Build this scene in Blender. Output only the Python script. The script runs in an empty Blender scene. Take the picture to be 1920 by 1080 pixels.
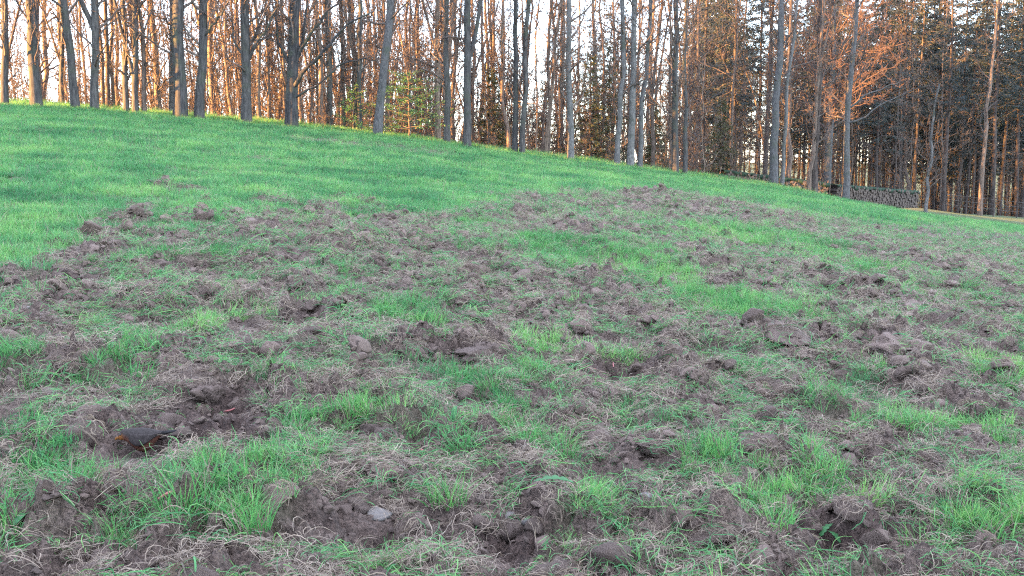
import bpy, math, random
import numpy as np
from mathutils import Vector, Matrix

# ------------------------------------------------------------------ camera, sky, sun, exposure
sc = bpy.context.scene
COL = sc.collection
CAM_H = 1.30
HALF_FOV = math.radians(26.0)
F = 960.0 / math.tan(HALF_FOV)                 # focal length in photo pixels (1920 wide)
PITCH = math.atan(240.0 / F)                   # eye level lies 240 px above the middle of the photo

cam = bpy.data.cameras.new("trail_camera")
cam.sensor_width = 36.0
cam.lens = 18.0 / math.tan(HALF_FOV)
cam.clip_start = 0.05
cam.clip_end = 3000.0
cam_o = bpy.data.objects.new("trail_camera", cam)
COL.objects.link(cam_o)
cam_o.location = (0, 0, CAM_H)
cam_o.rotation_euler = (math.pi / 2 - PITCH, 0, 0)
sc.camera = cam_o

SUN_ELEV = math.radians(10.0)
THETA = math.atan(1.0 / 3.0)                   # the evening light runs along (cos, sin) of this angle
SUN_FROM = Vector((-math.cos(THETA) * math.cos(SUN_ELEV), -math.sin(THETA) * math.cos(SUN_ELEV), math.sin(SUN_ELEV)))
world = bpy.data.worlds.new("World")
sc.world = world
world.use_nodes = True
wn = world.node_tree
wn.nodes.clear()
w_out = wn.nodes.new("ShaderNodeOutputWorld")
w_sky = wn.nodes.new("ShaderNodeTexSky")
w_sky.sky_type = 'NISHITA'
w_sky.sun_disc = False
w_sky.sun_elevation = SUN_ELEV
w_sky.sun_rotation = math.atan2(SUN_FROM.x, SUN_FROM.y)
w_sky.dust_density = 0.0
w_sky.ozone_density = 3.0
w_bg = wn.nodes.new("ShaderNodeBackground")
w_bg.inputs[1].default_value = 0.06
w_veil = wn.nodes.new("ShaderNodeBackground")   # an even veil of thin high cloud over the whole sky
w_veil.inputs[0].default_value = (0.88, 0.87, 1.0, 1)
w_veil.inputs[1].default_value = 0.22
w_add = wn.nodes.new("ShaderNodeAddShader")
wn.links.new(w_sky.outputs[0], w_bg.inputs[0])
wn.links.new(w_bg.outputs[0], w_add.inputs[0])
wn.links.new(w_veil.outputs[0], w_add.inputs[1])
wn.links.new(w_add.outputs[0], w_out.inputs[0])

sun = bpy.data.lights.new("sun", 'SUN')
sun.energy = 4.8
sun.angle = math.radians(0.5)
sun.color = (1.0, 0.50, 0.16)
sun_o = bpy.data.objects.new("sun", sun)
COL.objects.link(sun_o)
sun_o.rotation_euler = (-SUN_FROM).to_track_quat('-Z', 'Y').to_euler()

vs = sc.view_settings
vs.view_transform = 'Standard'
vs.look = 'None'
vs.exposure = 4.15
vs.gamma = 1.0
sc.render.engine = 'CYCLES'
cy = sc.cycles
cy.max_bounces = 5
cy.diffuse_bounces = 2
cy.glossy_bounces = 2
cy.transmission_bounces = 3
cy.transparent_max_bounces = 4
cy.caustics_reflective = False
cy.caustics_refractive = False
cy.use_denoising = False
cy.pixel_filter_type = 'BLACKMAN_HARRIS'
cy.filter_width = 1.2

rng = np.random.default_rng(7)
random.seed(7)

# ------------------------------------------------------------------ object helpers
def link(o, parent=None):
    COL.objects.link(o)
    if parent is not None:
        o.parent = parent
    return o

def mesh_np(name, V, Fq, mat=None, smooth=True, attrs=None):
    """Mesh from numpy vertices and one array (or a list of arrays) of equal-length faces."""
    me = bpy.data.meshes.new(name)
    V = np.asarray(V, dtype=np.float32)
    arrs = Fq if isinstance(Fq, list) else [Fq]
    arrs = [np.asarray(a, dtype=np.int32) for a in arrs if len(a)]
    me.vertices.add(len(V))
    me.vertices.foreach_set("co", V.ravel())
    loops = np.concatenate([a.ravel() for a in arrs])
    tot = np.concatenate([np.full(len(a), a.shape[1], dtype=np.int32) for a in arrs])
    start = np.concatenate([[0], np.cumsum(tot)[:-1]]).astype(np.int32)
    me.loops.add(len(loops))
    me.loops.foreach_set("vertex_index", loops)
    me.polygons.add(len(tot))
    me.polygons.foreach_set("loop_start", start)
    if smooth:
        me.polygons.foreach_set("use_smooth", np.ones(len(tot), dtype=bool))
    me.update(calc_edges=True)
    if attrs:
        for k, a in attrs.items():
            a = np.asarray(a, dtype=np.float32)
            if a.ndim == 1:
                at = me.attributes.new(k, 'FLOAT', 'POINT')
                at.data.foreach_set("value", a)
            else:
                at = me.attributes.new(k, 'FLOAT_COLOR', 'POINT')
                if a.shape[1] == 3:
                    a = np.concatenate([a, np.ones((len(a), 1), np.float32)], 1)
                at.data.foreach_set("color", a.ravel())
    if mat is not None:
        for m in (mat if isinstance(mat, (list, tuple)) else [mat]):
            me.materials.append(m)
    return me

def obj(name, me, parent=None, label=None, category=None, group=None, kind=None, loc=None, rot=None, scale=None):
    o = bpy.data.objects.new(name, me)
    link(o, parent)
    if loc is not None: o.location = loc
    if rot is not None: o.rotation_euler = rot
    if scale is not None: o.scale = scale if hasattr(scale, '__len__') else (scale,) * 3
    if label: o["label"] = label
    if category: o["category"] = category
    if group: o["group"] = group
    if kind: o["kind"] = kind
    return o

# ------------------------------------------------------------------ noise
def _hash(ix, iy, seed):
    h = (ix.astype(np.int64) * 374761393 + iy.astype(np.int64) * 668265263 + seed * 1442695041) & 0xFFFFFFFF
    h = ((h ^ (h >> 13)) * 1274126177) & 0xFFFFFFFF
    h = h ^ (h >> 16)
    return h

def perlin(x, y, seed=0):
    ix = np.floor(x); iy = np.floor(y)
    fx = x - ix; fy = y - iy
    ix = ix.astype(np.int64); iy = iy.astype(np.int64)
    ux = fx * fx * fx * (fx * (fx * 6 - 15) + 10); uy = fy * fy * fy * (fy * (fy * 6 - 15) + 10)
    def g(a, b, dx, dy):
        ang = _hash(a, b, seed).astype(np.float64) * (2 * math.pi / 4294967296.0)
        return np.cos(ang) * dx + np.sin(ang) * dy
    n00 = g(ix, iy, fx, fy); n10 = g(ix + 1, iy, fx - 1, fy)
    n01 = g(ix, iy + 1, fx, fy - 1); n11 = g(ix + 1, iy + 1, fx - 1, fy - 1)
    return 1.5 * ((n00 * (1 - ux) + n10 * ux) * (1 - uy) + (n01 * (1 - ux) + n11 * ux) * uy)

def fbm(x, y, octv=4, seed=0, gain=0.5):
    t = 0.0; a = 1.0; n = 0.0
    for i in range(octv):
        t = t + a * perlin(x * 2 ** i, y * 2 ** i, seed + i * 17)
        n += a; a *= gain
    return t / n

def sstep(a, b, x):
    t = np.clip((x - a) / (b - a), 0, 1)
    return t * t * (3 - 2 * t)

def chunks(x, y, size, seed):
    """Height 0..1 of broken blocks: one value per Voronoi cell, dropping into the cracks between."""
    u = x / size + .35 * perlin(x / size * 1.3, y / size * 1.3, seed + 3); v = y / size + .35 * perlin(x / size * 1.3 + 9, y / size * 1.3, seed + 4)
    iu = np.floor(u).astype(np.int64); iv = np.floor(v).astype(np.int64)
    d1 = np.full(np.shape(u), 9.0); d2 = d1.copy(); h = np.zeros(np.shape(u)); gx = h.copy(); gy = h.copy()
    for a in (-1, 0, 1):
        for b in (-1, 0, 1):
            hs = _hash(iu + a, iv + b, seed)
            fx = (hs & 1023) / 1023.0; fy = ((hs >> 10) & 1023) / 1023.0; hv = ((hs >> 20) & 1023) / 1023.0
            du = iu + a + fx - u; dv = iv + b + fy - v
            d = np.sqrt(du * du + dv * dv)
            new = d < d1
            d2 = np.where(new, d1, np.minimum(d2, d))
            h = np.where(new, hv, h); gx = np.where(new, du, gx); gy = np.where(new, dv, gy)
            d1 = np.where(new, d, d1)
    crack = sstep(0.0, .22, d2 - d1)
    return (h + .6 * (gx * (h - .5) + gy * (np.modf(h * 7)[0] - .5))) * (.25 + .75 * crack)

# ------------------------------------------------------------------ the lie of the land
CT, ST = math.cos(THETA), math.sin(THETA)
Q0 = 48.7 * CT                                     # crest of the meadow: the line -x sin + y cos = Q0
cp, sp = math.cos(PITCH), math.sin(PITCH)

def ray(px, py):
    dx = (px - 960.0) / F; dy = (540.0 - py) / F
    return dx, cp + dy * sp, -sp + dy * cp        # direction in x, y, z

def crest_point(px, py):
    dx, ry, rz = ray(px, py)
    t = Q0 / (-dx * ST + ry * CT)
    return dx * t, ry * t, CAM_H + rz * t

_sky = [(-300, 172), (0, 192), (160, 200), (320, 214), (480, 227), (640, 243), (800, 262), (960, 285), (1120, 304), (1280, 326), (1440, 348), (1600, 378), (1720, 400), (1920, 424), (2200, 450)]
_pts = [crest_point(*p) for p in _sky]
_cx = np.array([p[0] for p in _pts]); _cz = np.array([p[2] for p in _pts])

def base_z(x, y):
    """Smooth land: gentle near the camera, rising to the crest line, falling away behind it."""
    x = np.asarray(x, float); y = np.asarray(y, float)
    q = -x * ST + y * CT
    t = x * CT + y * ST
    # place on the crest that lies on the same bearing
    s = np.clip(q / Q0, -0.5, 1.0)
    bearing = x / np.maximum(y, 0.5)
    yc = Q0 / np.maximum(CT - np.clip(bearing, -1.0, 1.2) * ST, 0.2)
    xc = np.clip(bearing, -1.0, 1.2) * yc
    zc = np.interp(xc, _cx, _cz)
    w = np.clip(s, 0, 1)
    prof = 0.30 * w + 0.70 * w * w * (1.6 - 0.6 * w)
    z = zc * prof
    z = np.where(y < 0.5, z * sstep(-3, 0.5, y), z)
    crest_shift = 5.5 * sstep(21.0, 26.0, x)
    over = np.maximum(q - Q0 - 1.1 - crest_shift, 0)
    z = z - 3.6 * (1 - np.exp(-0.20 * over * over / (over + 3.0) / 3.6))
    return z

def ground_hit(px, py):
    dx, ry, rz = ray(px, py)
    t = 5.0
    lo, hi = 1.0, 60.0
    prev = 1.0
    for t in np.geomspace(1.5, 70, 400):
        if CAM_H + rz * t <= float(base_z(dx * t, ry * t)):
            lo, hi = prev, t
            break
        prev = t
    for _ in range(30):
        m = 0.5 * (lo + hi)
        if CAM_H + rz * m <= float(base_z(dx * m, ry * m)): hi = m
        else: lo = m
    return dx * hi, ry * hi

def px_per_m(y):
    return F / y

# ---- where the meadow has been rooted up (a boundary by bearing and distance)
_edge = [(-200, 600), (0, 505), (60, 480), (150, 425), (200, 402), (320, 398), (430, 392), (520, 378), (620, 380), (750, 392), (850, 392), (900, 378), (960, 362), (1040, 366), (1200, 355), (1300, 356), (1400, 372), (1500, 386), (1650, 414), (1800, 418), (1920, 434), (2200, 470)]
_eb = []; _ed = []
for p in _edge:
    gx, gy = ground_hit(*p)
    _eb.append(math.atan2(gx, gy)); _ed.append(math.hypot(gx, gy))
_eb = np.array(_eb); _ed = np.array(_ed)

def spot(px, py, rx, ry_px, amt):
    x, y = ground_hit(px, py)
    d = math.hypot(x, y)
    sx = rx / px_per_m(y)
    sy = max(ry_px * y * y / (F * CAM_H), sx * 0.45)
    sy = min(sy, sx * 2.2)
    return (x, y, sx, sy, amt)

# green patches inside, bare patches outside, holes and mounds
GREEN = [spot(*a) for a in [
    (750, 585, 64, 30, 1.6), (1180, 495, 120, 36, 1.8), (1030, 462, 70, 22, 1.5), (1390, 578, 150, 22, 1.8), (1430, 445, 170, 14, 1.3),
    (670, 775, 45, 28, .9), (960, 785, 70, 40, .8), (150, 890, 70, 40, .9), (350, 915, 70, 40, .9), (520, 890, 70, 40, .9), (570, 800, 50, 45, .9),
    (850, 900, 60, 45, .9), (1530, 915, 70, 35, .9), (1840, 985, 130, 45, 1.1), (1870, 690, 70, 50, .9), (1710, 790, 60, 40, .7), (1310, 880, 70, 40, .7),
    (60, 690, 70, 40, .8), (220, 690, 60, 30, .8), (110, 790, 60, 50, .8), (350, 625, 60, 25, .7), (500, 725, 40, 40, .7), (30, 900, 50, 50, 1.0),
    (900, 470, 60, 18, .7), (400, 480, 70, 14, .7), (260, 500, 80, 25, .8), (1620, 505, 90, 14, .6), (1770, 560, 70, 16, .6), (1000, 650, 40, 30, .8),
    (1400, 700, 50, 25, .5), (1180, 790, 60, 40, .7), (470, 980, 60, 40, .8), (1120, 930, 50, 50, .7), (1450, 960, 60, 50, .8), (700, 535, 40, 20, .6),
    (1860, 830, 60, 40, .7), (620, 520, 40, 16, .6), (1640, 700, 40, 20, .5), (1560, 760, 50, 25, .5), (40, 980, 60, 40, .7), (270, 1000, 70, 30, .6), (1250, 960, 40, 40, .7), (880, 710, 50, 25, .7), (980, 700, 50, 30, .7)]]
BARE_OUT = [spot(*a) for a in [(30, 338, 16, 4, 1), (300, 350, 26, 6, 1), (350, 356, 40, 5, 1), (590, 265, 90, 5, .75), (780, 282, 130, 7, .75), (480, 300, 60, 4, .6), (250, 262, 60, 4, .6), (1080, 305, 40, 3, .6), (100, 458, 22, 9, 1), (665, 372, 10, 8, 1), (850, 376, 12, 8, 1), (400, 330, 60, 5, .3), (990, 300, 60, 4, .4)]]
HOLES = [spot(*a) for a in [
    (375, 795, 140, 40, .12), (268, 840, 60, 20, .05), (262, 862, 40, 12, .03), (100, 525, 60, 24, .14), (920, 995, 95, 40, .10), (1545, 995, 60, 35, .10), (1150, 692, 80, 16, .10), (710, 1000, 70, 35, .08),
    (1320, 772, 60, 22, .09), (560, 590, 40, 16, .10), (420, 750, 60, 20, .09), (160, 560, 80, 16, .08), (820, 470, 50, 10, .10), (1110, 900, 50, 20, .06), (340, 500, 60, 10, .10), (1640, 860, 60, 20, .06), (1000, 930, 80, 14, .06)]]
MOUNDS = [spot(*a) for a in [
    (640, 478, 55, 26, .22), (735, 425, 50, 18, .16), (560, 530, 40, 18, .14), (330, 575, 60, 22, .16), (870, 562, 70, 16, .13), (655, 592, 55, 16, .12), (775, 665, 45, 18, .12), (910, 668, 55, 22, .13),
    (600, 655, 26, 14, .09), (672, 695, 18, 20, .10), (1240, 615, 50, 18, .12), (1480, 645, 80, 20, .14), (1690, 655, 90, 26, .15), (1820, 615, 60, 20, .13), (1640, 556, 80, 18, .14), (1530, 520, 60, 16, .14),
    (605, 405, 26, 14, .18), (200, 415, 22, 10, .12), (275, 418, 30, 8, .10), (400, 412, 50, 8, .12), (480, 435, 50, 12, .13), (1280, 385, 110, 14, .2), (1240, 372, 60, 8, .15), (940, 830, 34, 22, .07), (1000, 890, 50, 36, .09), (1230, 850, 80, 30, .08),
    (1430, 845, 60, 28, .08), (1825, 770, 42, 26, .09), (1820, 832, 40, 26, .08), (1712, 938, 36, 40, .10), (1610, 985, 90, 24, .09), (310, 975, 55, 28, .09), (110, 965, 90, 28, .08), (720, 885, 90, 30, .08), (25, 618, 40, 24, .14),
    (480, 565, 40, 18, .13), (110, 700, 60, 22, .12), (400, 770, 80, 14, .09), (460, 800, 50, 24, .07), (1340, 1000, 110, 30, .08), (1740, 730, 50, 20, .10), (520, 490, 40, 12, .12), (220, 468, 30, 8, .10), (700, 450, 60, 14, .12), (1100, 540, 90, 14, .1),
    (1180, 575, 60, 12, .1), (1330, 500, 70, 10, .12), (1400, 540, 60, 12, .12), (1760, 500, 80, 12, .13), (1850, 540, 60, 12, .13), (960, 520, 60, 14, .13), (1010, 590, 60, 14, .1), (240, 580, 50, 16, .12), (60, 560, 50, 16, .12), (900, 400, 40, 8, .12), (1100, 430, 70, 8, .12), (1600, 460, 80, 10, .13), (1030, 378, 40, 6, .12), (1420, 405, 80, 8, .12),
    (1090, 690, 36, 14, .08), (1250, 690, 40, 14, .09), (1300, 720, 40, 16, .09), (1480, 720, 46, 16, .08), (330, 690, 46, 18, .08), (320, 660, 40, 14, .08), (1060, 800, 60, 20, .06), (1400, 640, 40, 14, .08), (1560, 600, 50, 14, .1)]]

BIRD = ground_hit(266, 853)
def bumps(x, y, lst, sharp=1.0):
    out = np.zeros(np.shape(x))
    for (cx, cy_, sx, sy, amt) in lst:
        m = (np.abs(x - cx) < 3 * sx) & (np.abs(y - cy_) < 3 * sy)
        if m.any():
            d = ((x[m] - cx) / sx) ** 2 + ((y[m] - cy_) / sy) ** 2
            out[m] += amt * np.exp(-d * sharp)
    return out

def masks(x, y):
    """(rooted, green, soil): rooted-up ground, share of living grass, bare dark soil."""
    x = np.asarray(x, float); y = np.asarray(y, float)
    th = np.arctan2(x, np.maximum(y, 1e-3)); d = np.hypot(x, y)
    de = np.interp(th, _eb, _ed)
    rel = d / de - 1.0
    wob = 0.26 * fbm(x * .9, y * .9, 3, 31) + 0.20 * perlin(x * 2.6, y * 2.6, 5)
    rooted = sstep(0.04, -0.10, rel + wob + .03)
    out_bare = np.clip(bumps(x, y, BARE_OUT), 0, 1)
    n = fbm(x * 1.6, y * 1.6, 4, 11)
    n2 = fbm(x * 6, y * 6, 2, 23)
    g_in = sstep(0.0, 0.50, n + 0.42 * n2 + 0.66 * bumps(x, y, GREEN) - 1.0 * np.clip(bumps(x, y, HOLES) / 0.08, 0, 1) - 0.9 * np.clip(bumps(x, y, MOUNDS) / 0.12, 0, 1) + 0.03 + 0.14 * sstep(-.55, -.1, rel))
    rooted = np.clip(np.maximum(rooted, out_bare * sstep(-.3, .1, n2 + .4 * out_bare)), 0, 1)
    bare = np.exp(-(((x - BIRD[0] + .01) / .17) ** 2 + ((y - BIRD[1] + .09) / .20) ** 2) ** 2)
    g_in = g_in * (1 - bare)
    green = (1 - rooted) + rooted * g_in
    soil = rooted * np.clip(bumps(x, y, HOLES) / 0.07 + sstep(0.08, 0.4, fbm(x * 2.3, y * 2.3, 3, 77)) * .7, 0, 1) * (1 - g_in)
    return rooted, np.clip(green, 0, 1), np.clip(soil, 0, 1)

def height(x, y, mk=None):
    x = np.asarray(x, float); y = np.asarray(y, float)
    z = base_z(x, y)
    near = (np.hypot(x, y) < 60) & (y > 0.3)
    r = masks(x, y)[0] if mk is None else mk[0]
    pad = np.exp(-(((x - BIRD[0] + .02) / .24) ** 2 + ((y - BIRD[1] + .10) / .26) ** 2) ** 2)   # trampled floor where the bird feeds
    r = r * (1 - .88 * pad)
    z = z - .035 * pad
    z = z + 0.05 * fbm(x * .35, y * .35, 2, 3) * near
    m = bumps(x, y, MOUNDS)
    h = bumps(x, y, HOLES)
    lump = np.abs(perlin(x * 5, y * 5, 41)) * 0.5 + np.abs(perlin(x * 11, y * 11, 43)) * 0.34
    crumb = np.abs(perlin(x * 24, y * 24, 47)) * 0.5 + np.abs(perlin(x * 55, y * 55, 53)) * .3
    big = fbm(x * 1.7, y * 1.7, 3, 61)
    blk = 0.085 * chunks(x, y, .20, 131) + 0.055 * chunks(x, y, .085, 151) - .05
    z = z + r * (m * (0.6 + 0.8 * lump) - h * 1.1 + blk * sstep(-.55, .25, perlin(x * 1.1, y * 1.1, 29)) + 0.06 * big + 0.12 * lump * (0.45 + 1.1 * sstep(-.3, .4, perlin(x * 1.3, y * 1.3, 9))) + 0.055 * crumb - .035)
    z = z + (1 - r) * near * 0.03 * fbm(x * 3, y * 3, 2, 71)
    return z

# ------------------------------------------------------------------ materials
def new_mat(name):
    m = bpy.data.materials.new(name)
    m.use_nodes = True
    nt = m.node_tree
    nt.nodes.clear()
    out = nt.nodes.new("ShaderNodeOutputMaterial")
    return m, nt, out

def N(nt, t, **kw):
    n = nt.nodes.new(t)
    for k, v in kw.items():
        setattr(n, k, v)
    return n

def ramp(nt, stops):
    r = nt.nodes.new("ShaderNodeValToRGB")
    el = r.color_ramp.elements
    while len(el) < len(stops): el.new(0.5)
    for e, (p, c) in zip(el, stops):
        e.position = p
        e.color = (c[0], c[1], c[2], 1)
    return r

def noise(nt, scale, detail=3, rough=.6, vec=None):
    n = nt.nodes.new("ShaderNodeTexNoise")
    n.inputs["Scale"].default_value = scale
    n.inputs["Detail"].default_value = detail
    n.inputs["Roughness"].default_value = rough
    if vec is not None: nt.links.new(vec, n.inputs["Vector"])
    return n

def mixc(nt, fac, a, b, blend='MIX'):
    m = nt.nodes.new("ShaderNodeMix")
    m.data_type = 'RGBA'
    m.blend_type = blend
    for s, v in ((0, fac), (6, a), (7, b)):
        if hasattr(v, "links"): nt.links.new(v, m.inputs[s])
        elif isinstance(v, tuple): m.inputs[s].default_value = (*v, 1)
        else: m.inputs[s].default_value = v
    return m.outputs[2]

def ground_material():
    m, nt, out = new_mat("rooted_meadow_soil")
    L = nt.links
    tc = N(nt, "ShaderNodeTexCoord").outputs["Object"]
    ag = N(nt, "ShaderNodeAttribute", attribute_name="green").outputs["Fac"]
    as_ = N(nt, "ShaderNodeAttribute", attribute_name="soil").outputs["Fac"]
    n1 = noise(nt, 9, 6, .65, tc); n2 = noise(nt, 70, 4, .7, tc); n3 = noise(nt, 1.3, 3, .5, tc)
    soil = ramp(nt, [(.25, (.045, .032, .026)), (.5, (.138, .104, .085)), (.78, (.25, .196, .165))])
    L.new(n1.outputs[0], soil.inputs[0])
    crumb = ramp(nt, [(.32, (.35, .35, .35)), (.68, (1.5, 1.45, 1.42))])
    L.new(n2.outputs[0], crumb.inputs[0])
    c = mixc(nt, 1.0, soil.outputs[0], crumb.outputs[0], 'MULTIPLY')
    c = mixc(nt, as_, c, mixc(nt, 1.0, c, (.68, .65, .66), 'MULTIPLY'))
    turf = ramp(nt, [(.3, (.045, .060, .025)), (.7, (.085, .105, .045))])
    L.new(n1.outputs[0], turf.inputs[0])
    c = mixc(nt, ag, c, turf.outputs[0])
    b = N(nt, "ShaderNodeBsdfPrincipled")
    b.inputs["Roughness"].default_value = .9
    b.inputs["Specular IOR Level"].default_value = .15
    L.new(c, b.inputs["Base Color"])
    add = N(nt, "ShaderNodeMath", operation='ADD')
    L.new(n1.outputs[0], add.inputs[0]); L.new(n2.outputs[0], add.inputs[1])
    bp = N(nt, "ShaderNodeBump")
    bp.inputs["Strength"].default_value = 1.0
    bp.inputs["Distance"].default_value = .045
    L.new(add.outputs[0], bp.inputs["Height"]); L.new(bp.outputs[0], b.inputs["Normal"])
    L.new(b.outputs[0], out.inputs[0])
    return m

def earth_material(name, lo, mid, hi, scale=30):
    m, nt, out = new_mat(name)
    L = nt.links
    tc = N(nt, "ShaderNodeTexCoord").outputs["Object"]
    oi = N(nt, "ShaderNodeObjectInfo")
    n1 = noise(nt, scale, 5, .7, tc); n2 = noise(nt, scale * 5, 3, .7, tc)
    r = ramp(nt, [(.28, lo), (.5, mid), (.75, hi)])
    L.new(n1.outputs[0], r.inputs[0])
    t = ramp(nt, [(0, (.7, .68, .68)), (1, (1.25, 1.2, 1.18))])
    L.new(oi.outputs["Random"], t.inputs[0])
    c = mixc(nt, 1.0, r.outputs[0], t.outputs[0], 'MULTIPLY')
    b = N(nt, "ShaderNodeBsdfPrincipled")
    b.inputs["Roughness"].default_value = .9
    b.inputs["Specular IOR Level"].default_value = .15
    L.new(c, b.inputs["Base Color"])
    add = N(nt, "ShaderNodeMath", operation='ADD')
    L.new(n1.outputs[0], add.inputs[0]); L.new(n2.outputs[0], add.inputs[1])
    bp = N(nt, "ShaderNodeBump")
    bp.inputs["Strength"].default_value = .8
    bp.inputs["Distance"].default_value = .012
    L.new(add.outputs[0], bp.inputs["Height"]); L.new(bp.outputs[0], b.inputs["Normal"])
    L.new(b.outputs[0], out.inputs[0])
    return m

def blade_material(name, stops, dead_stops, trans=.42, tint_attr=True):
    """Blades: 'shade' per blade, 'dead' per blade, instancer 'tint' per tuft."""
    m, nt, out = new_mat(name)
    L = nt.links
    sh = N(nt, "ShaderNodeAttribute", attribute_name="shade").outputs["Fac"]
    dd = N(nt, "ShaderNodeAttribute", attribute_name="dead").outputs["Fac"]
    oi = N(nt, "ShaderNodeObjectInfo").outputs["Random"]
    mx = N(nt, "ShaderNodeMath", operation='MULTIPLY_ADD')
    mx.inputs[1].default_value = .55
    L.new(sh, mx.inputs[0])
    ti = N(nt, "ShaderNodeAttribute", attribute_name="tint", attribute_type='INSTANCER').outputs["Fac"]
    m3 = N(nt, "ShaderNodeMath", operation='MULTIPLY_ADD')
    m3.inputs[1].default_value = .22
    L.new(oi, m3.inputs[0]); L.new(ti, m3.inputs[2])
    L.new(m3.outputs[0], mx.inputs[2])
    r = ramp(nt, stops); L.new(mx.outputs[0], r.inputs[0])
    rd = ramp(nt, dead_stops); L.new(mx.outputs[0], rd.inputs[0])
    c = mixc(nt, dd, r.outputs[0], rd.outputs[0])
    b = N(nt, "ShaderNodeBsdfPrincipled")
    b.inputs["Roughness"].default_value = .55
    b.inputs["Specular IOR Level"].default_value = .3
    L.new(c, b.inputs["Base Color"])
    tr = N(nt, "ShaderNodeBsdfTranslucent")
    L.new(c, tr.inputs[0])
    ms = N(nt, "ShaderNodeMixShader")
    ms.inputs[0].default_value = trans
    L.new(b.outputs[0], ms.inputs[1]); L.new(tr.outputs[0], ms.inputs[2])
    L.new(ms.outputs[0], out.inputs[0])
    return m

def bark_material(name, lo, mid, hi, moss=None, zs=.18, bump=.6, band=False):
    m, nt, out = new_mat(name)
    L = nt.links
    tc = N(nt, "ShaderNodeTexCoord").outputs["Object"]
    oi = N(nt, "ShaderNodeObjectInfo")
    mp = N(nt, "ShaderNodeMapping")
    mp.inputs["Scale"].default_value = (1, 1, zs)
    L.new(tc, mp.inputs[0])
    n1 = noise(nt, 14, 5, .65, mp.outputs[0]); n2 = noise(nt, 1.6, 3, .55, tc)
    r = ramp(nt, [(.3, lo), (.5, mid), (.72, hi)])
    L.new(n1.outputs[0], r.inputs[0])
    t = ramp(nt, [(0, (.72, .72, .75)), (1, (1.22, 1.2, 1.16))])
    L.new(oi.outputs["Random"], t.inputs[0])
    c = mixc(nt, 1.0, r.outputs[0], t.outputs[0], 'MULTIPLY')
    if moss:
        mr = ramp(nt, [(.5, (0, 0, 0)), (.68, (1, 1, 1))])
        L.new(n2.outputs[0], mr.inputs[0])
        c = mixc(nt, mr.outputs[0], c, moss)
    b = N(nt, "ShaderNodeBsdfPrincipled")
    b.inputs["Roughness"].default_value = .85
    b.inputs["Specular IOR Level"].default_value = .15
    L.new(c, b.inputs["Base Color"])
    bp = N(nt, "ShaderNodeBump")
    bp.inputs["Strength"].default_value = bump
    bp.inputs["Distance"].default_value = .03
    L.new(n1.outputs[0], bp.inputs["Height"]); L.new(bp.outputs[0], b.inputs["Normal"])
    L.new(b.outputs[0], out.inputs[0])
    return m

def plain(name, col, rough=.7, spec=.3, var=.15, scale=40, attr=None):
    m, nt, out = new_mat(name)
    L = nt.links
    b = N(nt, "ShaderNodeBsdfPrincipled")
    b.inputs["Roughness"].default_value = rough
    b.inputs["Specular IOR Level"].default_value = spec
    tc = N(nt, "ShaderNodeTexCoord").outputs["Object"]
    n = noise(nt, scale, 4, .6, tc)
    r = ramp(nt, [(.3, (1 - var,) * 3), (.7, (1 + var,) * 3)])
    L.new(n.outputs[0], r.inputs[0])
    if attr:
        src = N(nt, "ShaderNodeAttribute", attribute_name=attr).outputs["Color"]
    else:
        src = col
    L.new(mixc(nt, 1.0, src, r.outputs[0], 'MULTIPLY'), b.inputs["Base Color"])
    bp = N(nt, "ShaderNodeBump")
    bp.inputs["Strength"].default_value = .3
    bp.inputs["Distance"].default_value = .01
    L.new(n.outputs[0], bp.inputs["Height"]); L.new(bp.outputs[0], b.inputs["Normal"])
    L.new(b.outputs[0], out.inputs[0])
    return m

MAT = {}
MAT["ground"] = ground_material()
MAT["clod"] = earth_material("clod_earth", (.056, .041, .033), (.150, .115, .095), (.26, .205, .172))
DEAD = [(.1, (.090, .068, .048)), (.5, (.175, .134, .098)), (.9, (.32, .252, .185))]
MAT["grass"] = blade_material("meadow_grass", [(.05, (.024, .105, .038)), (.45, (.064, .225, .074)), (.95, (.20, .38, .105))], DEAD)
MAT["lush"] = blade_material("lush_grass", [(.08, (.030, .125, .038)), (.45, (.068, .235, .062)), (.9, (.18, .35, .09))], DEAD)
MAT["straw"] = blade_material("withered_grass", DEAD, DEAD, .2)
MAT["oak"] = bark_material("oak_bark", (.021, .020, .020), (.053, .051, .048), (.10, .096, .090), (.050, .056, .040))
MAT["beech"] = bark_material("beech_bark", (.047, .046, .045), (.09, .088, .084), (.155, .15, .142), (.057, .063, .050), .5, .25)
MAT["pole"] = bark_material("pole_bark", (.045, .034, .027), (.118, .088, .068), (.21, .16, .122), None)
MAT["pine"] = bark_material("pine_bark", (.020, .017, .016), (.050, .041, .037), (.10, .078, .066), None)
MAT["twig"] = bark_material("twig_bark", (.045, .036, .031), (.09, .072, .061), (.155, .125, .105), None, 1, .1)
MAT["red_twig"] = bark_material("reddish_twig_bark", (.055, .038, .034), (.09, .060, .051), (.135, .092, .078), None, 1, .1)
MAT["dry_leaves"] = blade_material("withered_leaves", [(.1, (.15, .065, .022)), (.5, (.29, .135, .045)), (.9, (.42, .215, .08))], DEAD, .4)
MAT["needle_dark"] = blade_material("dark_needles", [(.1, (.012, .019, .018)), (.5, (.023, .034, .030)), (.9, (.042, .057, .046))], DEAD, .15)
MAT["needle_olive"] = blade_material("olive_needles", [(.1, (.030, .036, .016)), (.5, (.060, .066, .026)), (.9, (.11, .105, .04))], DEAD, .2)
MAT["needle_fresh"] = blade_material("fresh_needles", [(.1, (.045, .125, .035)), (.5, (.08, .21, .055)), (.9, (.13, .29, .08))], DEAD, .35)

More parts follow.
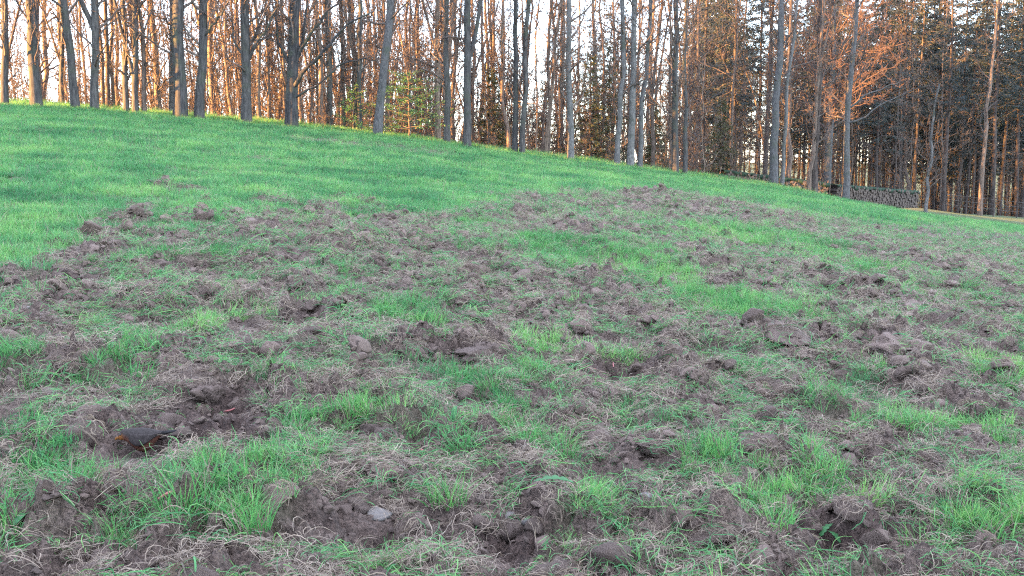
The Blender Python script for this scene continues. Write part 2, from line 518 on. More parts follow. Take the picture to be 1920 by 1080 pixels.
# ------------------------------------------------------------------ ground: one sheet to the horizon
def build_ground():
    fine = np.radians(np.arange(-39, 39.001, 0.145))
    coarse = np.radians(np.arange(44, 317, 6.0))
    th = np.concatenate([fine, coarse])                    # bearings, clockwise from +y, closing on itself
    rr = [0.25, 0.6, 1.0, 1.5, 2.0, 2.3]
    r = 2.45
    while r < 30: rr.append(r); r *= 1.0050
    while r < 60: rr.append(r); r *= 1.009
    while r < 2200: rr.append(r); r *= 1.12
    rr = np.array(rr)
    T, R = np.meshgrid(th, rr)
    X = R * np.sin(T); Y = R * np.cos(T)
    mk = masks(X.ravel(), Y.ravel())
    Z = height(X.ravel(), Y.ravel(), mk)
    V = np.stack([X.ravel(), Y.ravel(), Z], 1)
    nr, nc = len(rr), len(th)
    i = np.arange(nr - 1)[:, None] * nc; j = np.arange(nc)[None, :]
    j2 = (j + 1) % nc
    Q = np.stack([i + j, i + j2, i + nc + j2, i + nc + j], -1).reshape(-1, 4)[:, ::-1]
    V = np.concatenate([V, [[0, 0, float(height(np.array([0.]), np.array([0.01]))[0])]]])
    c = len(V) - 1
    tri = np.stack([np.full(nc, c), np.arange(nc), (np.arange(nc) + 1) % nc], 1)[:, ::-1]
    g = np.append(mk[1], 1); s = np.append(mk[2], 0)
    # forest floor behind the crest carries leaf litter rather than turf
    q = -V[:, 0] * ST + V[:, 1] * CT
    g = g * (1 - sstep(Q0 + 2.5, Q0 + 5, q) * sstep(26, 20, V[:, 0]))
    me = mesh_np("ground", V, [Q, tri], MAT["ground"], True, {"green": g * (1 - .7 * np.append(mk[0], 0)), "soil": s})
    obj("ground", me, kind="structure", label="sloping meadow, rooted up in front, green towards the wood")
build_ground()

# unseen mound added in the west to keep evening sun off the meadow
def build_sun_blocker():
    nu, nv = 60, 30
    V = []
    for a in range(nu + 1):
        for b in range(nv + 1):
            u = a / nu; v = b / nv
            q = Q0 - 1.4 - (1 - u) * 150.0
            t = -78 - v * 60.0
            x = t * CT - q * ST; y = t * ST + q * CT
            prof = math.sin(math.pi * v) ** .5
            end = min(1.0, (1 - u) * 45) * min(1.0, u * 6)
            z = 60 * prof * end * (0.86 + 0.14 * math.sin(q * 1.3 + t * .7) * math.cos(q * .53 - t * .31))
            V.append((x, y, z - 4))
    Fq = [(a * (nv + 1) + b, (a + 1) * (nv + 1) + b, (a + 1) * (nv + 1) + b + 1, a * (nv + 1) + b + 1) for a in range(nu) for b in range(nv)]
    obj("sun_blocker", mesh_np("sun_blocker", V, np.array(Fq), MAT["needle_dark"]), kind="structure", label="dark mound added out of view west of the meadow to block the sun")
build_sun_blocker()

# ------------------------------------------------------------------ the wood
def _norm(a):
    return a / np.maximum(np.linalg.norm(a, axis=-1, keepdims=True), 1e-9)

class Tubes:
    """Collects tapered tubes and turns them into one mesh."""
    def __init__(self):
        self.b = {}
    def add(self, pts, radii, sides):
        self.b.setdefault((len(pts), sides), []).append((pts, radii))
    def arrays(self):
        VS, FS, off = [], [], 0
        for (n, s), lst in self.b.items():
            P = np.array([[tuple(p) for p in a[0]] for a in lst], float)
            R = np.array([a[1] for a in lst], float)
            T = np.empty_like(P)
            T[:, 1:-1] = P[:, 2:] - P[:, :-2] if n > 2 else T[:, 1:-1]
            T[:, 0] = P[:, 1] - P[:, 0]; T[:, -1] = P[:, -1] - P[:, -2]
            T = _norm(T)
            ref = np.where(np.abs(T[:, :1, 2:3]) > .8, np.array([1., .2, 0]), np.array([.1, .2, 1.]))
            A = _norm(np.cross(T, np.broadcast_to(ref, T.shape))); B = np.cross(T, A)
            ang = np.arange(s) * 2 * math.pi / s
            ring = (A[:, :, None, :] * np.cos(ang)[None, None, :, None] + B[:, :, None, :] * np.sin(ang)[None, None, :, None])
            V = P[:, :, None, :] + ring * R[:, :, None, None]
            K = len(lst)
            VS.append(V.reshape(-1, 3))
            k = np.arange(K)[:, None, None] * n * s; i = np.arange(n - 1)[None, :, None] * s; j = np.arange(s)[None, None, :]
            j2 = (j + 1) % s
            Q = np.stack([k + i + j, k + i + j2, k + i + s + j2, k + i + s + j], -1).reshape(-1, 4) + off
            FS.append(Q)
            off += K * n * s
        return np.concatenate(VS), np.concatenate(FS)
    def mesh(self, name, mat):
        V, Q = self.arrays()
        return mesh_np(name, V, Q, mat, True)

def rdir(d, ang, rnd):
    """d turned by ang about a random perpendicular axis."""
    a = Vector((rnd.gauss(0, 1), rnd.gauss(0, 1), rnd.gauss(0, 1)))
    a = d.cross(a)
    if a.length < 1e-4: a = Vector((1, 0, 0))
    a.normalize()
    return (d * math.cos(ang) + a * math.sin(ang)).normalized()

SEG = [7, 6, 4, 3]; SID = [6, 4, 3, 3]
def grow(tb, p, d, L, r, lvl, rnd, nch, wig=.22, up=.10, maxl=3, minr=.006):
    n = SEG[lvl]
    pts = [p.copy()]; rad = [r]; dirs = [d.copy()]
    for i in range(n):
        d = (d + Vector((rnd.gauss(0, wig), rnd.gauss(0, wig), rnd.gauss(0, wig) + up))).normalized()
        p = p + d * (L / n)
        pts.append(p); dirs.append(d)
        rad.append(max(minr * .7, r * (1 - .78 * (i + 1) / n)))
    tb.add(pts, rad, SID[lvl])
    if lvl < maxl:
        for k in range(nch[lvl]):
            t = .22 + .76 * (k + rnd.random()) / nch[lvl]
            i = min(n - 1, int(t * n)); f = t * n - i
            q = pts[i].lerp(pts[i + 1], f)
            rr = (rad[i] * (1 - f) + rad[i + 1] * f)
            dd = rdir(dirs[i + 1], math.radians(rnd.uniform(28, 62)), rnd)
            grow(tb, q, dd, L * rnd.uniform(.38, .62) * (1 - .35 * t), max(minr, rr * .6), lvl + 1, rnd, nch, wig * 1.1, up, maxl, minr)

def trunk_path(H, lean, rnd, n=14, wob=.05, start=-0.5):
    """Trunk points from just below the ground to height H; lean(h) gives the x offset."""
    pts = []
    ox = oy = 0
    for i in range(n + 1):
        h = start + (H - start) * (i / n) ** 1.15
        if i > 2:
            ox += rnd.gauss(0, wob); oy += rnd.gauss(0, wob)
        pts.append(Vector((lean * max(h, 0) + ox, oy, h)))
    return pts

def at_height(pts, rad, h):
    for i in range(len(pts) - 1):
        if pts[i + 1].z >= h:
            f = (h - pts[i].z) / max(1e-6, pts[i + 1].z - pts[i].z)
            return pts[i].lerp(pts[i + 1], f), rad[i] * (1 - f) + rad[i + 1] * f
    return pts[-1].copy(), rad[-1]

def deciduous(seed, r, H, lean=0.0, first=2.2, nprim=12, Lp=(1.6, 3.2), nch=(5, 4, 3), vis=7.0, limbs=None, sides=10, wob=.05, trunk_top=None, elev=(25, 60), forks=(), minr=.006, up=.10):
    """(trunk arrays, crown arrays) of a bare broadleaf tree, base at the origin."""
    rnd = random.Random(seed)
    tt, tc = Tubes(), Tubes()
    Ht = trunk_top or H
    pts = trunk_path(Ht, lean, rnd, wob=wob)
    rad = []
    for p in pts:
        h = max(p.z, 0)
        rad.append(r * (1 + .30 * math.exp(-h * 3.2)) * (1 - .62 * min(1, h / H)) * rnd.uniform(.97, 1.03))
    tt.add(pts, rad, sides)
    for (h0, dx, dy, Lf, fr) in forks:                 # strong upright limbs leaving the trunk
        p, rr = at_height(pts, rad, h0)
        d = Vector((dx, dy, 1)).normalized()
        fp = [p]; frd = [rr * fr]
        for i in range(9):
            d = (d + Vector((rnd.gauss(0, .06), rnd.gauss(0, .06), .05))).normalized()
            p = p + d * (Lf / 9); fp.append(p); frd.append(rr * fr * (1 - .065 * (i + 1)))
        tt.add(fp, frd, 8)
        for k in range(7):
            q, r2 = at_height(fp, frd, fp[0].z + (fp[-1].z - fp[0].z) * (.15 + .8 * rnd.random()))
            grow(tc, q, rdir(d, math.radians(rnd.uniform(35, 70)), rnd), rnd.uniform(1.0, 2.2), max(.012, r2 * .3), 1, rnd, nch, minr=minr)
    for lb in (limbs or []):                           # limbs with a drawn course: ([(dx, dy, z)...], r)
        lp = [Vector(c) for c in lb[0]]
        lr = [lb[1] * (1 - .7 * i / (len(lp) - 1)) for i in range(len(lp))]
        # smooth by midpoint subdivision with a little crookedness
        for _ in range(2):
            np_, nr_ = [lp[0]], [lr[0]]
            for i in range(len(lp) - 1):
                mid = lp[i].lerp(lp[i + 1], .5) + Vector((rnd.gauss(0, .035), rnd.gauss(0, .035), rnd.gauss(0, .035)))
                np_ += [mid, lp[i + 1]]; nr_ += [(lr[i] + lr[i + 1]) / 2, lr[i + 1]]
            lp, lr = np_, nr_
        tt.add(lp, lr, 7)
        for k in range(6):
            i = int(rnd.uniform(.3, .98) * (len(lp) - 1))
            d = (lp[i + 1] - lp[i]).normalized() if i + 1 < len(lp) else Vector((0, 0, 1))
            grow(tc, lp[i], rdir(d, math.radians(rnd.uniform(30, 65)), rnd), rnd.uniform(.8, 1.8), max(.012, lr[i] * .5), 1, rnd, nch, minr=minr)
    for k in range(nprim):
        h = first + (Ht * .97 - first) * ((k + rnd.random()) / nprim) ** 1.15
        p, rr = at_height(pts, rad, h)
        az = rnd.uniform(0, 2 * math.pi); el = math.radians(rnd.uniform(*elev))
        d = Vector((math.cos(az) * math.cos(el), math.sin(az) * math.cos(el), math.sin(el)))
        far = h > vis
        grow(tc, p, d, rnd.uniform(*Lp), max(.014, min(.05, rr * rnd.uniform(.25, .5))), 0, rnd, nch, up=up, maxl=2 if far else 3, minr=minr)
    return tt, tc

def needles(pos, dirs, n_per, rnd_np, ln=(.10, .2), w=.022, droop=.25, spread=.9):
    """Flat-bladed needle sprays: K*n_per narrow kites around points with a leading direction."""
    K = len(pos)
    P = np.repeat(pos, n_per, 0); D = np.repeat(dirs, n_per, 0)
    M = len(P)
    J = rnd_np.normal(0, spread, (M, 3)); J[:, 2] *= .55
    D = _norm(D + J - np.array([0, 0, droop]))
    Lg = rnd_np.uniform(ln[0], ln[1], (M, 1))
    P = P + rnd_np.normal(0, .05, (M, 3))
    S = _norm(np.cross(D, rnd_np.normal(0, 1, (M, 3)))) * w * rnd_np.uniform(.6, 1.3, (M, 1))
    V = np.stack([P, P + D * Lg * .45 + S, P + D * Lg, P + D * Lg * .45 - S], 1).reshape(-1, 3)
    Q = np.arange(M * 4).reshape(-1, 4)
    sh = np.repeat(rnd_np.random(K), n_per)
    sh = np.repeat(np.clip(sh + rnd_np.normal(0, .15, M), 0, 1), 4)
    return V, Q, sh

def conifer(seed, r, H, h0, Lmax, nwh, per, droop=.25, n_per=7, ln=(.10, .22), w=.022, step=.16, bare=0, lean=0, wob=.03, shape=.8, dense=1.0, loose=False):
    """(trunk, crown, needles) of a spruce or pine: whorls of boughs from height h0 up."""
    rnd = random.Random(seed); rn = np.random.default_rng(seed)
    tt, tc = Tubes(), Tubes()
    pts = trunk_path(H, lean, rnd, wob=wob)
    rad = [r * (1 + .2 * math.exp(-max(p.z, 0) * 3)) * (1 - .8 * min(1, max(p.z, 0) / H)) + .004 for p in pts]
    tt.add(pts, rad, 8)
    pos, dr = [], []
    for k in range(bare):                              # dead snags on the bare bole
        h = rnd.uniform(.8, h0 + 1.5)
        p, rr = at_height(pts, rad, h)
        az = rnd.uniform(0, 2 * math.pi)
        d = Vector((math.cos(az), math.sin(az), rnd.uniform(-.35, .25))).normalized()
        grow(tc, p, d, rnd.uniform(.5, 1.7), .014, 2, rnd, (3, 3, 3), wig=.25, up=-.02, maxl=3)
    for wv in range(nwh):
        f = (wv + rnd.random() * .7) / nwh
        h = h0 + (H - h0) * f
        p, rr = at_height(pts, rad, h)
        for b in range(per):
            f = (wv + rnd.random() * (2.5 if loose else .7)) / nwh
            h = h0 + (H - h0) * min(1, f)
            p, rr = at_height(pts, rad, h)
            L0 = Lmax * max(.12, (1 - min(1, f)) ** shape)
            if loose and rnd.random() < .25: continue
            az = 2 * math.pi * (b + rnd.random()) / per
            d = Vector((math.cos(az), math.sin(az), rnd.uniform(-.25, .7) if loose else rnd.uniform(.0, .35))).normalized()
            L = L0 * rnd.uniform(.65, 1.1)
            n = 6
            bp = [p.copy()]; q = p.copy(); dd = d.copy()
            for i in range(n):
                dd = (dd + Vector((rnd.gauss(0, .07), rnd.gauss(0, .07), -droop * .25 + rnd.gauss(0, .04)))).normalized()
                q = q + dd * (L / n); bp.append(q)
            tc.add(bp, [max(.005, .022 * (1 - .8 * i / n)) for i in range(n + 1)], 4)
            nn = max(2, int(L / step * dense))
            for i in range(nn):
                t = (.18 + .82 * (i + rnd.random()) / nn) * n
                a = min(n - 1, int(t)); c = bp[a].lerp(bp[a + 1], t - a)
                side = dd.cross(Vector((0, 0, 1))) * rnd.choice((-1, 1)) * rnd.uniform(.1, .45) * L * (1 - .6 * t / n)
                c2 = c + side * rnd.random()
                pos.append(tuple(c2)); dr.append(tuple((dd + side.normalized() * .9 if side.length > 1e-5 else dd)))
    V, Q, sh = needles(np.array(pos), _norm(np.array(dr)), n_per, rn, ln, w, droop)
    return tt, tc, (V, Q, sh)

def tree_thing(name, x, y, parts, label, cat="tree", group=None, rz=0.0, s=1.0):
    z = float(base_z(x, y))
    e = bpy.data.objects.new(name, None)
    link(e)
    e.empty_display_size = .3
    e.location = (x, y, z - .02)
    e.rotation_euler = (0, 0, rz)
    e.scale = (s, s, s)
    e["label"] = label; e["category"] = cat
    if group: e["group"] = group
    for pn, me in parts:
        obj(pn, me, e)
    return e

def place(px, py, dq):
    """Ground position on the photo's bearing px, dq metres behind the crest line."""
    dx, ry, rz = ray(px, py)
    t = (Q0 + dq) / (-dx * ST + ry * CT)
    return dx * t, ry * t

LAND = []          # (px, phrase) landmarks for the trees behind
# base px x, base px y, width px, px x of the trunk where the photo is cut, dq, bark, label, landmark phrase, options
FRONT = [
 (8, 190, 14, 18, -1.2, "oak", "slender oak trunk at the very left edge of the picture", "the tree at the left picture edge", dict(first=1.6)),
 (68, 193, 21, 66, -1.4, "oak", "stout grey oak second from the left edge with low side branches", "the second stout oak from the left", dict(first=1.3, forks=[(4.2, -.45, .1, 5, .6)])),
 (117, 196, 8, 118, .8, "oak", "narrow straight trunk close left of the leaning dark oak", "the narrow straight trunk", dict(first=1.8)),
 (142, 197, 16, 129, -1.2, "oak", "dark oak trunk leaning left, fourth from the left edge", "the dark left-leaning oak", dict(first=1.8)),
 (177, 199, 16, 184, -1.1, "oak", "grey oak forking into a sunlit left limb, right of the leaning oak", "the oak with a sunlit left limb", dict(first=1.6, forks=[(2.9, -.42, .15, 5, .75)])),
 (203, 201, 9, 206, .5, "pole", "dark thin trunk, left one of a close pair", "the close thin pair", dict()),
 (213, 201, 7, 214, .9, "pole", "dark thin trunk, right one of a close pair", "the right trunk of the thin pair", dict()),
 (237, 203, 11, 236, -.4, "oak", "straight thin oak with many short twigs left of the V-shaped one", "the twiggy straight oak", dict(first=1.0, nprim=18)),
 (254, 205, 12, 256, -.6, "oak", "thin oak splitting into a narrow V at half height", "the narrow V-shaped oak", dict(first=2.2, forks=[(1.2, -.22, 0, 6, .7)])),
 (270, 205, 9, 276, -.5, "pole", "short crooked trunk with an arching broken limb", "the short crooked trunk", dict(first=.9, limbs=[([(0, 0, .7), (.1, 0, 1.1), (.35, .1, 1.35), (.6, .1, 1.1)], .05)])),
 (298, 209, 12, 291, 2.2, "pole", "sunlit trunk with many stubs left of the cream-coloured trunk", "the sunlit stubby trunk", dict(first=.8, nprim=16)),
 (323, 213, 15, 331, 2.4, "beech", "cream sunlit trunk touching the thickest dark oak on its left", "the cream sunlit trunk", dict(first=3)),
 (338, 214, 26, 346, -1.4, "oak", "thickest dark oak trunk of the left group, beside a cream sunlit trunk", "the thickest dark oak", dict(first=2.4, nprim=9)),
 (373, 217, 19, 386, -1.3, "oak", "dark oak with a long limb sweeping up to the right", "the oak with the sweeping limb", dict(first=2.0, limbs=[([(.25, 0, 3.1), (.6, -.2, 3.5), (1.1, -.3, 4.0), (1.6, -.3, 4.9)], .07)])),
 (462, 223, 20, 467, -1.3, "oak", "grey oak carrying a V of two dark limbs at mid height", "the oak with a V of limbs", dict(first=1.9, limbs=[([(.08, 0, 2.4), (.5, -.2, 3.1), (1.0, -.3, 3.7), (1.5, -.4, 4.8), (1.6, -.4, 5.8)], .07), ([(-.05, 0, 2.5), (-.4, .1, 3.2), (-.55, .1, 4.2)], .06)])),
 (546, 231, 25, 556, -1.4, "oak", "broad forked oak with several limbs spreading far to the right", "the broad forked oak", dict(first=2.4, nprim=13, limbs=[([(.12, -.1, 1.6), (.7, -.4, 2.3), (1.5, -.7, 3.0), (2.5, -.9, 4.0), (3.4, -1, 4.4)], .10), ([(.2, 0, 2.6), (.9, -.3, 3.7), (1.6, -.4, 4.6), (2.6, -.5, 5.2)], .085), ([(.1, .1, 2.2), (.5, .3, 3.6), (.7, .4, 5.4)], .09), ([(-.05, 0, 2.6), (-.45, -.1, 3.6), (-.6, -.1, 5.0)], .07), ([(.15, -.1, 1.2), (1.1, -.4, 1.6), (2.0, -.5, 2.4), (3.0, -.6, 2.7), (3.6, -.6, 2.6)], .05)])),
 (603, 235, 10, 603, .6, "pole", "dark straight trunk just right of the broad forked oak", "the dark straight trunk", dict()),
 (618, 237, 13, 622, .9, "oak", "grey trunk second to the right of the broad forked oak", "the grey trunk right of the forked oak", dict()),
 (674, 243, 11, 676, .4, "oak", "dark trunk left of the smooth pale-grey leaning oak", "the dark trunk left of the pale-grey oak", dict()),
 (707, 248, 18, 733, -1.3, "beech", "smooth pale-grey trunk leaning right, left of the green young fir", "the pale-grey leaning trunk", dict(first=2.6, nprim=9)),
 (821, 262, 12, 822, .9, "pole", "straight brown trunk just right of the green young fir", "the brown trunk by the green fir", dict(first=3)),
 (838, 265, 13, 840, -.4, "oak", "dark trunk right of the brown one beside the green fir", "the dark trunk by the green fir", dict()),
 (875, 270, 16, 886, -1.3, "oak", "dark oak leaning right and forking high, right of the green fir", "the dark high-forking oak", dict(first=3.2, forks=[(3.6, .22, 0, 5, .7)])),
 (965, 284, 11, 968, -.3, "oak", "tall thin trunk, left one of the close middle pair", "the close middle pair", dict()),
 (979, 287, 11, 982, -.5, "oak", "tall thin trunk, right one of the close middle pair", "the right trunk of the middle pair", dict()),
 (1022, 289, 8, 1046, 1.6, "pole", "thin sunlit trunk bowed to the right near the middle", "the thin bowed trunk", dict(first=3)),
 (1070, 296, 13, 1072, -1.0, "beech", "grey smooth trunk standing before the olive spruces", "the grey trunk before the olive spruces", dict(first=2.0, nprim=14)),
 (1157, 308, 11, 1161, -1.0, "beech", "slim grey trunk, leftmost of the three near the olive spruces", "the slim grey trunk of three", dict(first=2.6)),
 (1182, 310, 14, 1186, -1.1, "beech", "pale grey trunk, middle one of three right of the olive spruces", "the middle grey trunk of three", dict(first=3)),
 (1199, 311, 10, 1217, -1.1, "beech", "thin grey trunk leaning right, rightmost of the three by the spruces", "the rightmost grey trunk of three", dict(first=3)),
 (1266, 324, 13, 1262, -.6, "oak", "dark trunk well left of the long woodpile, paired with a thinner one", "the dark trunk left of the woodpile", dict(first=2.6)),
 (1284, 326, 9, 1288, -.3, "oak", "thin trunk right beside the dark trunk left of the woodpile", "the thin trunk left of the woodpile", dict()),
 (1450, 350, 17, 1448, 1.0, "beech", "tall straight silvery trunk rising at the left woodpile", "the tall silvery trunk", dict(first=4.2, nprim=10)),
 (1466, 350, 8, 1482, 1.2, "beech", "thin pale trunk leaning right beside the tall silvery one", "the thin pale trunk", dict(first=4)),
 (1526, 364, 14, 1520, 2.4, "pine", "dark trunk between the silvery tree and the red-twigged beech", "the dark trunk by the red-twigged beech", dict(first=4)),
 (1549, 368, 17, 1560, 7.5, "beech", "pale beech with a wide crown of reddish twigs above the woodpile", "the red-twigged beech", dict(first=4.4, nprim=16, Lp=(2.8, 5.4), elev=(5, 45), red=True, H=11.5, nch=(7, 6, 4), minr=.011)),
 (1585, 372, 14, 1592, 2.6, "beech", "grey beech with curved limbs at the left end of the right woodpile", "the grey beech with curved limbs", dict(first=4.0, limbs=[([(.1, 0, 5.0), (.7, -.2, 5.6), (1.6, -.3, 5.9), (2.6, -.4, 6.4)], .06), ([(.1, 0, 4.2), (1.0, -.2, 4.6), (2.2, -.3, 5.4), (3.2, -.4, 5.9)], .05)])),
 (1735, 402, 7, 1738, 1.4, "beech", "thin pale crooked sapling just right of the woodpile", "the pale crooked sapling", dict(first=1.2, nprim=8, H=7)),
 (1836, 416, 10, 1840, 7.0, "pole", "trunk with a sunlit yellow foot at the right", "the trunk with a sunlit foot", dict(first=4)),
]
def build_front():
    for i, (bx, by, w, tx, dq, bark, label, mark, op) in enumerate(FRONT):
        x, y = place(bx, by, dq - 1.0 if dq < 0 else dq)
        op = dict(op)
        s = F / y
        r = w / 2.0 / s / 1.06
        H = op.pop("H", 15.0)
        red = op.pop("red", False)
        lean = (tx - bx) / by
        big = w >= 12
        nprim = op.pop("nprim", 13 if big else 11)
        op.setdefault("first", 2.2)
        op.setdefault("Lp", (1.3, 3.0) if big else (.8, 2.0))
        vis = (by + 10) / s + .6
        tt, tc = deciduous(100 + i, r, H, lean, nprim=nprim + 10, vis=vis, wob=.045 if big else .065, nch=op.pop('nch', (5, 4, 3) if big else (4, 3, 3)), **op)
        cm = MAT["red_twig"] if red else MAT["twig"]
        tree_thing("broadleaf_tree", x, y, [("trunk", tt.mesh("trunk", MAT[bark])), ("crown", tc.mesh("crown", cm))], label, group="front trees along the edge of the wood")
        LAND.append((bx, mark))
build_front()
LAND.sort()
ORD = ["first", "second", "third", "fourth", "fifth", "sixth", "seventh", "eighth", "ninth", "tenth", "eleventh", "twelfth", "thirteenth", "fourteenth", "fifteenth", "sixteenth", "seventeenth", "eighteenth", "nineteenth", "twentieth"]

def landmark_label(items, what):
    """items: [(px, thing)]; label each by its order to the right of the nearest landmark tree."""
    cnt = {}
    for px, e in sorted(items, key=lambda a: a[0]):
        lm = [l for l in LAND if l[0] <= px]
        if lm:
            k = lm[-1][1]
            n = cnt.get(k, 0); cnt[k] = n + 1
            e["label"] = "%s, %s right of %s" % (what, ORD[min(n, 19)], k)
        else:
            n = cnt.get("", 0); cnt[""] = n + 1
            e["label"] = "%s, %s from the left picture edge" % (what, ORD[min(n, 19)])

# ---- slim pole trees inside the wood, saplings, spruces and pines
def variant_poles():
    out = []
    for k in range(9):
        r = [.075, .09, .105, .12, .14, .085, .11, .065, .13][k]
        tt, tc = deciduous(300 + k, r, 15, [-.01, .02, 0, .015, -.02, .04, -.035, .03, 0][k], first=[1.2, 2.4, 1.6, 2.8, 1.8, 1.0, 2.4, .8, 1.6][k], nprim=26, Lp=(.9, 2.4), nch=(5, 4, 3), vis=9.5, sides=8, wob=.085, elev=(25, 70),
                           forks=[(), [(2.6, .16, .05, 7, .75)], [(4.2, -.2, .1, 6, .7)], (), [(3.2, .2, -.1, 7, .7), (5, -.22, .1, 5, .7)], [(1.4, -.14, .08, 7, .8)], [(3.6, .25, .1, 6, .7)], (), [(4.8, .2, 0, 6, .8)]][k], minr=.007)
        out.append([("trunk", tt.mesh("trunk", MAT["pole"])), ("crown", tc.mesh("crown", MAT["twig"]))])
    return out

def leafy_crown(tc, n, seed):
    """Crown mesh of twigs that have kept some of last year's withered leaves."""
    V, Q = tc.arrays()
    rn = np.random.default_rng(seed)
    pick = V[rn.integers(0, len(V), n)]
    keep = pick[:, 2] < 4.5
    pick = pick[keep]
    d = _norm(rn.normal(0, 1, (len(pick), 3)) - np.array([0, 0, .6]))
    LV, LQ, sh = needles(pick, d, 1, rn, (.04, .08), .018, .2, .3)
    me = mesh_np("crown", np.concatenate([V, LV]), [Q, LQ + len(V)], [MAT["twig"], MAT["dry_leaves"]], False, {"shade": np.append(np.zeros(len(V)), sh), "dead": np.zeros(len(V) + len(LV))})
    me.polygons.foreach_set("material_index", np.append(np.zeros(len(Q), np.int32), np.ones(len(LQ), np.int32)))
    return me

def variant_saplings():
    out = []
    for k in range(5):
        tt, tc = deciduous(400 + k, [.022, .03, .026, .035, .02][k], [4, 5.5, 4.8, 6.5, 3.4][k], [.05, -.06, .02, -.03, .09][k], first=.35, nprim=15, Lp=(.7, 1.6), nch=(5, 4, 3), vis=9, sides=6, wob=.06, elev=(5, 50), minr=.006)
        out.append([("trunk", tt.mesh("trunk", MAT["pole"])), ("crown", leafy_crown(tc, 220 if k != 1 else 40, 420 + k))])
    return out

def conifer_parts(args, bark, need):
    tt, tc, (V, Q, sh) = conifer(**args)
    BV, BQ = tc.arrays()
    nm = mesh_np("crown", np.concatenate([BV, V]), [BQ, Q + len(BV)], [MAT["twig"], need], False, {"shade": np.append(np.zeros(len(BV)), sh), "dead": np.zeros(len(BV) + len(V))})
    nm.polygons.foreach_set("material_index", np.append(np.zeros(len(BQ), np.int32), np.ones(len(Q), np.int32)))
    return [("trunk", tt.mesh("trunk", bark)), ("crown", nm)]

def instance(parts, name, px, py, dq, group, rnd, s=1.0, cat="tree"):
    x, y = place(px, py, dq)
    return tree_thing(name, x, y, parts, "x", cat, group, rnd.uniform(0, 6.28), s)

def build_inner():
    rnd = random.Random(55)
    poles = variant_poles(); saps = variant_saplings()
    def spread(lo, hi, n):
        st = (hi - lo) / n
        return [lo + st * (i + .5 + rnd.uniform(-.42, .42)) for i in range(n)]
    items = []
    xs = spread(10, 300, 9) + spread(380, 700, 26) + spread(700, 1010, 26) + spread(1010, 1300, 24) + spread(1300, 1720, 11)
    for px in xs:
        dq = rnd.uniform(6.3, 30) if px > 300 else rnd.uniform(6.3, 16)
        if rnd.random() < .2: dq = rnd.uniform(1.2, 2.6)
        s = rnd.uniform(.85, 1.15) * (1 + dq * .008)
        py = np.interp(px, [p[0] for p in _sky], [p[1] for p in _sky])
        items.append((px, instance(rnd.choice(poles), "pole_tree", px, py, dq, "slim pole trees inside the wood", rnd, s)))
    landmark_label(items, "slim inner trunk")
    items = []
    for px in spread(90, 320, 5) + spread(385, 680, 15) + spread(690, 1000, 13) + spread(1000, 1300, 8) + spread(1300, 1450, 7):
        dq = rnd.uniform(6.8, 20)
        if rnd.random() < .22: dq = rnd.uniform(.6, 2.2)
        py = np.interp(px, [p[0] for p in _sky], [p[1] for p in _sky])
        items.append((px, instance(rnd.choice(saps), "sapling", px, py, dq, "thin saplings in the underwood", rnd, rnd.uniform(.7, 1.2), "sapling")))
    landmark_label(items, "thin bushy sapling")
    # dark pines at the right
    pines = [conifer_parts(dict(seed=500 + k, r=[.13, .16, .11, .15][k], H=17, h0=[4.8, 6.2, 3.8, 7.2][k], Lmax=2.4, nwh=22, per=6, n_per=13, bare=40, ln=(.10, .26), w=.019, step=.20, droop=.45, lean=[.0, .01, -.012, .02][k], shape=.35, loose=True), MAT["pine"], MAT["needle_dark"]) for k in range(4)]
    items = []
    for px in spread(1300, 1500, 11) + spread(1500, 1720, 20) + spread(1725, 1930, 26):
        dq = rnd.uniform(6.3, 55)
        if px > 1780: dq = rnd.uniform(11.5, 55)
        py = np.interp(px, [p[0] for p in _sky], [p[1] for p in _sky])
        items.append((px, instance(rnd.choice(pines), "pine_tree", px, py, dq, "dark pines at the right", rnd, rnd.uniform(.85, 1.15))))
    landmark_label(items, "bare-boled dark pine")
    # olive spruces in the middle
    spr = [conifer_parts(dict(seed=600 + k, r=.09, H=[6.5, 8.0, 5.0][k], h0=.5, Lmax=[1.7, 2.0, 1.4][k], nwh=17, per=6, n_per=11, ln=(.10, .22), w=.020, step=.15, droop=.3, shape=.75), MAT["pole"], MAT["needle_olive"]) for k in range(3)]
    for px, dq, k, s, lab in [(1108, 8, 0, 1.05, "olive spruce behind the grey trunk, left one of the middle group"), (1140, 9, 1, .95, "tallest olive spruce of the middle group behind the three grey trunks"),
                              (1225, 10, 2, 1.0, "low olive spruce right of the three grey trunks"), (1022, 15, 1, .8, "sunlit yellow-green spruce peeping between the trunks near the middle"), (925, 9, 2, 1.1, "brownish spruce behind the close middle pair of trunks"), (1350, 9, 2, 1.1, "olive spruce just left of the long woodpile")]:
        py = np.interp(px, [p[0] for p in _sky], [p[1] for p in _sky])
        e = instance(spr[k], "spruce_tree", px, py, dq, "low spruces in the middle of the wood", rnd, s)
        e["label"] = lab
    fir = conifer_parts(dict(seed=640, r=.05, H=3.6, h0=.35, Lmax=3.2, nwh=8, per=6, n_per=5, ln=(.07, .15), w=.014, step=.10, droop=.06, shape=.5), MAT["pole"], MAT["needle_fresh"])
    e = instance(fir, "young_fir", 768, 262, -.6, None, rnd, .82)
    e["label"] = "fresh green young fir with flat layered boughs at the wood's edge"
    fir2 = conifer_parts(dict(seed=641, r=.04, H=2.6, h0=.3, Lmax=1.3, nwh=7, per=5, n_per=5, ln=(.07, .15), w=.014, step=.10, droop=.06, shape=.5), MAT["pole"], MAT["needle_fresh"])
    e = instance(fir2, "young_fir", 664, 250, .3, None, rnd, .8)
    e["label"] = "small green fir half hidden left of the pale-grey leaning trunk"
build_inner()

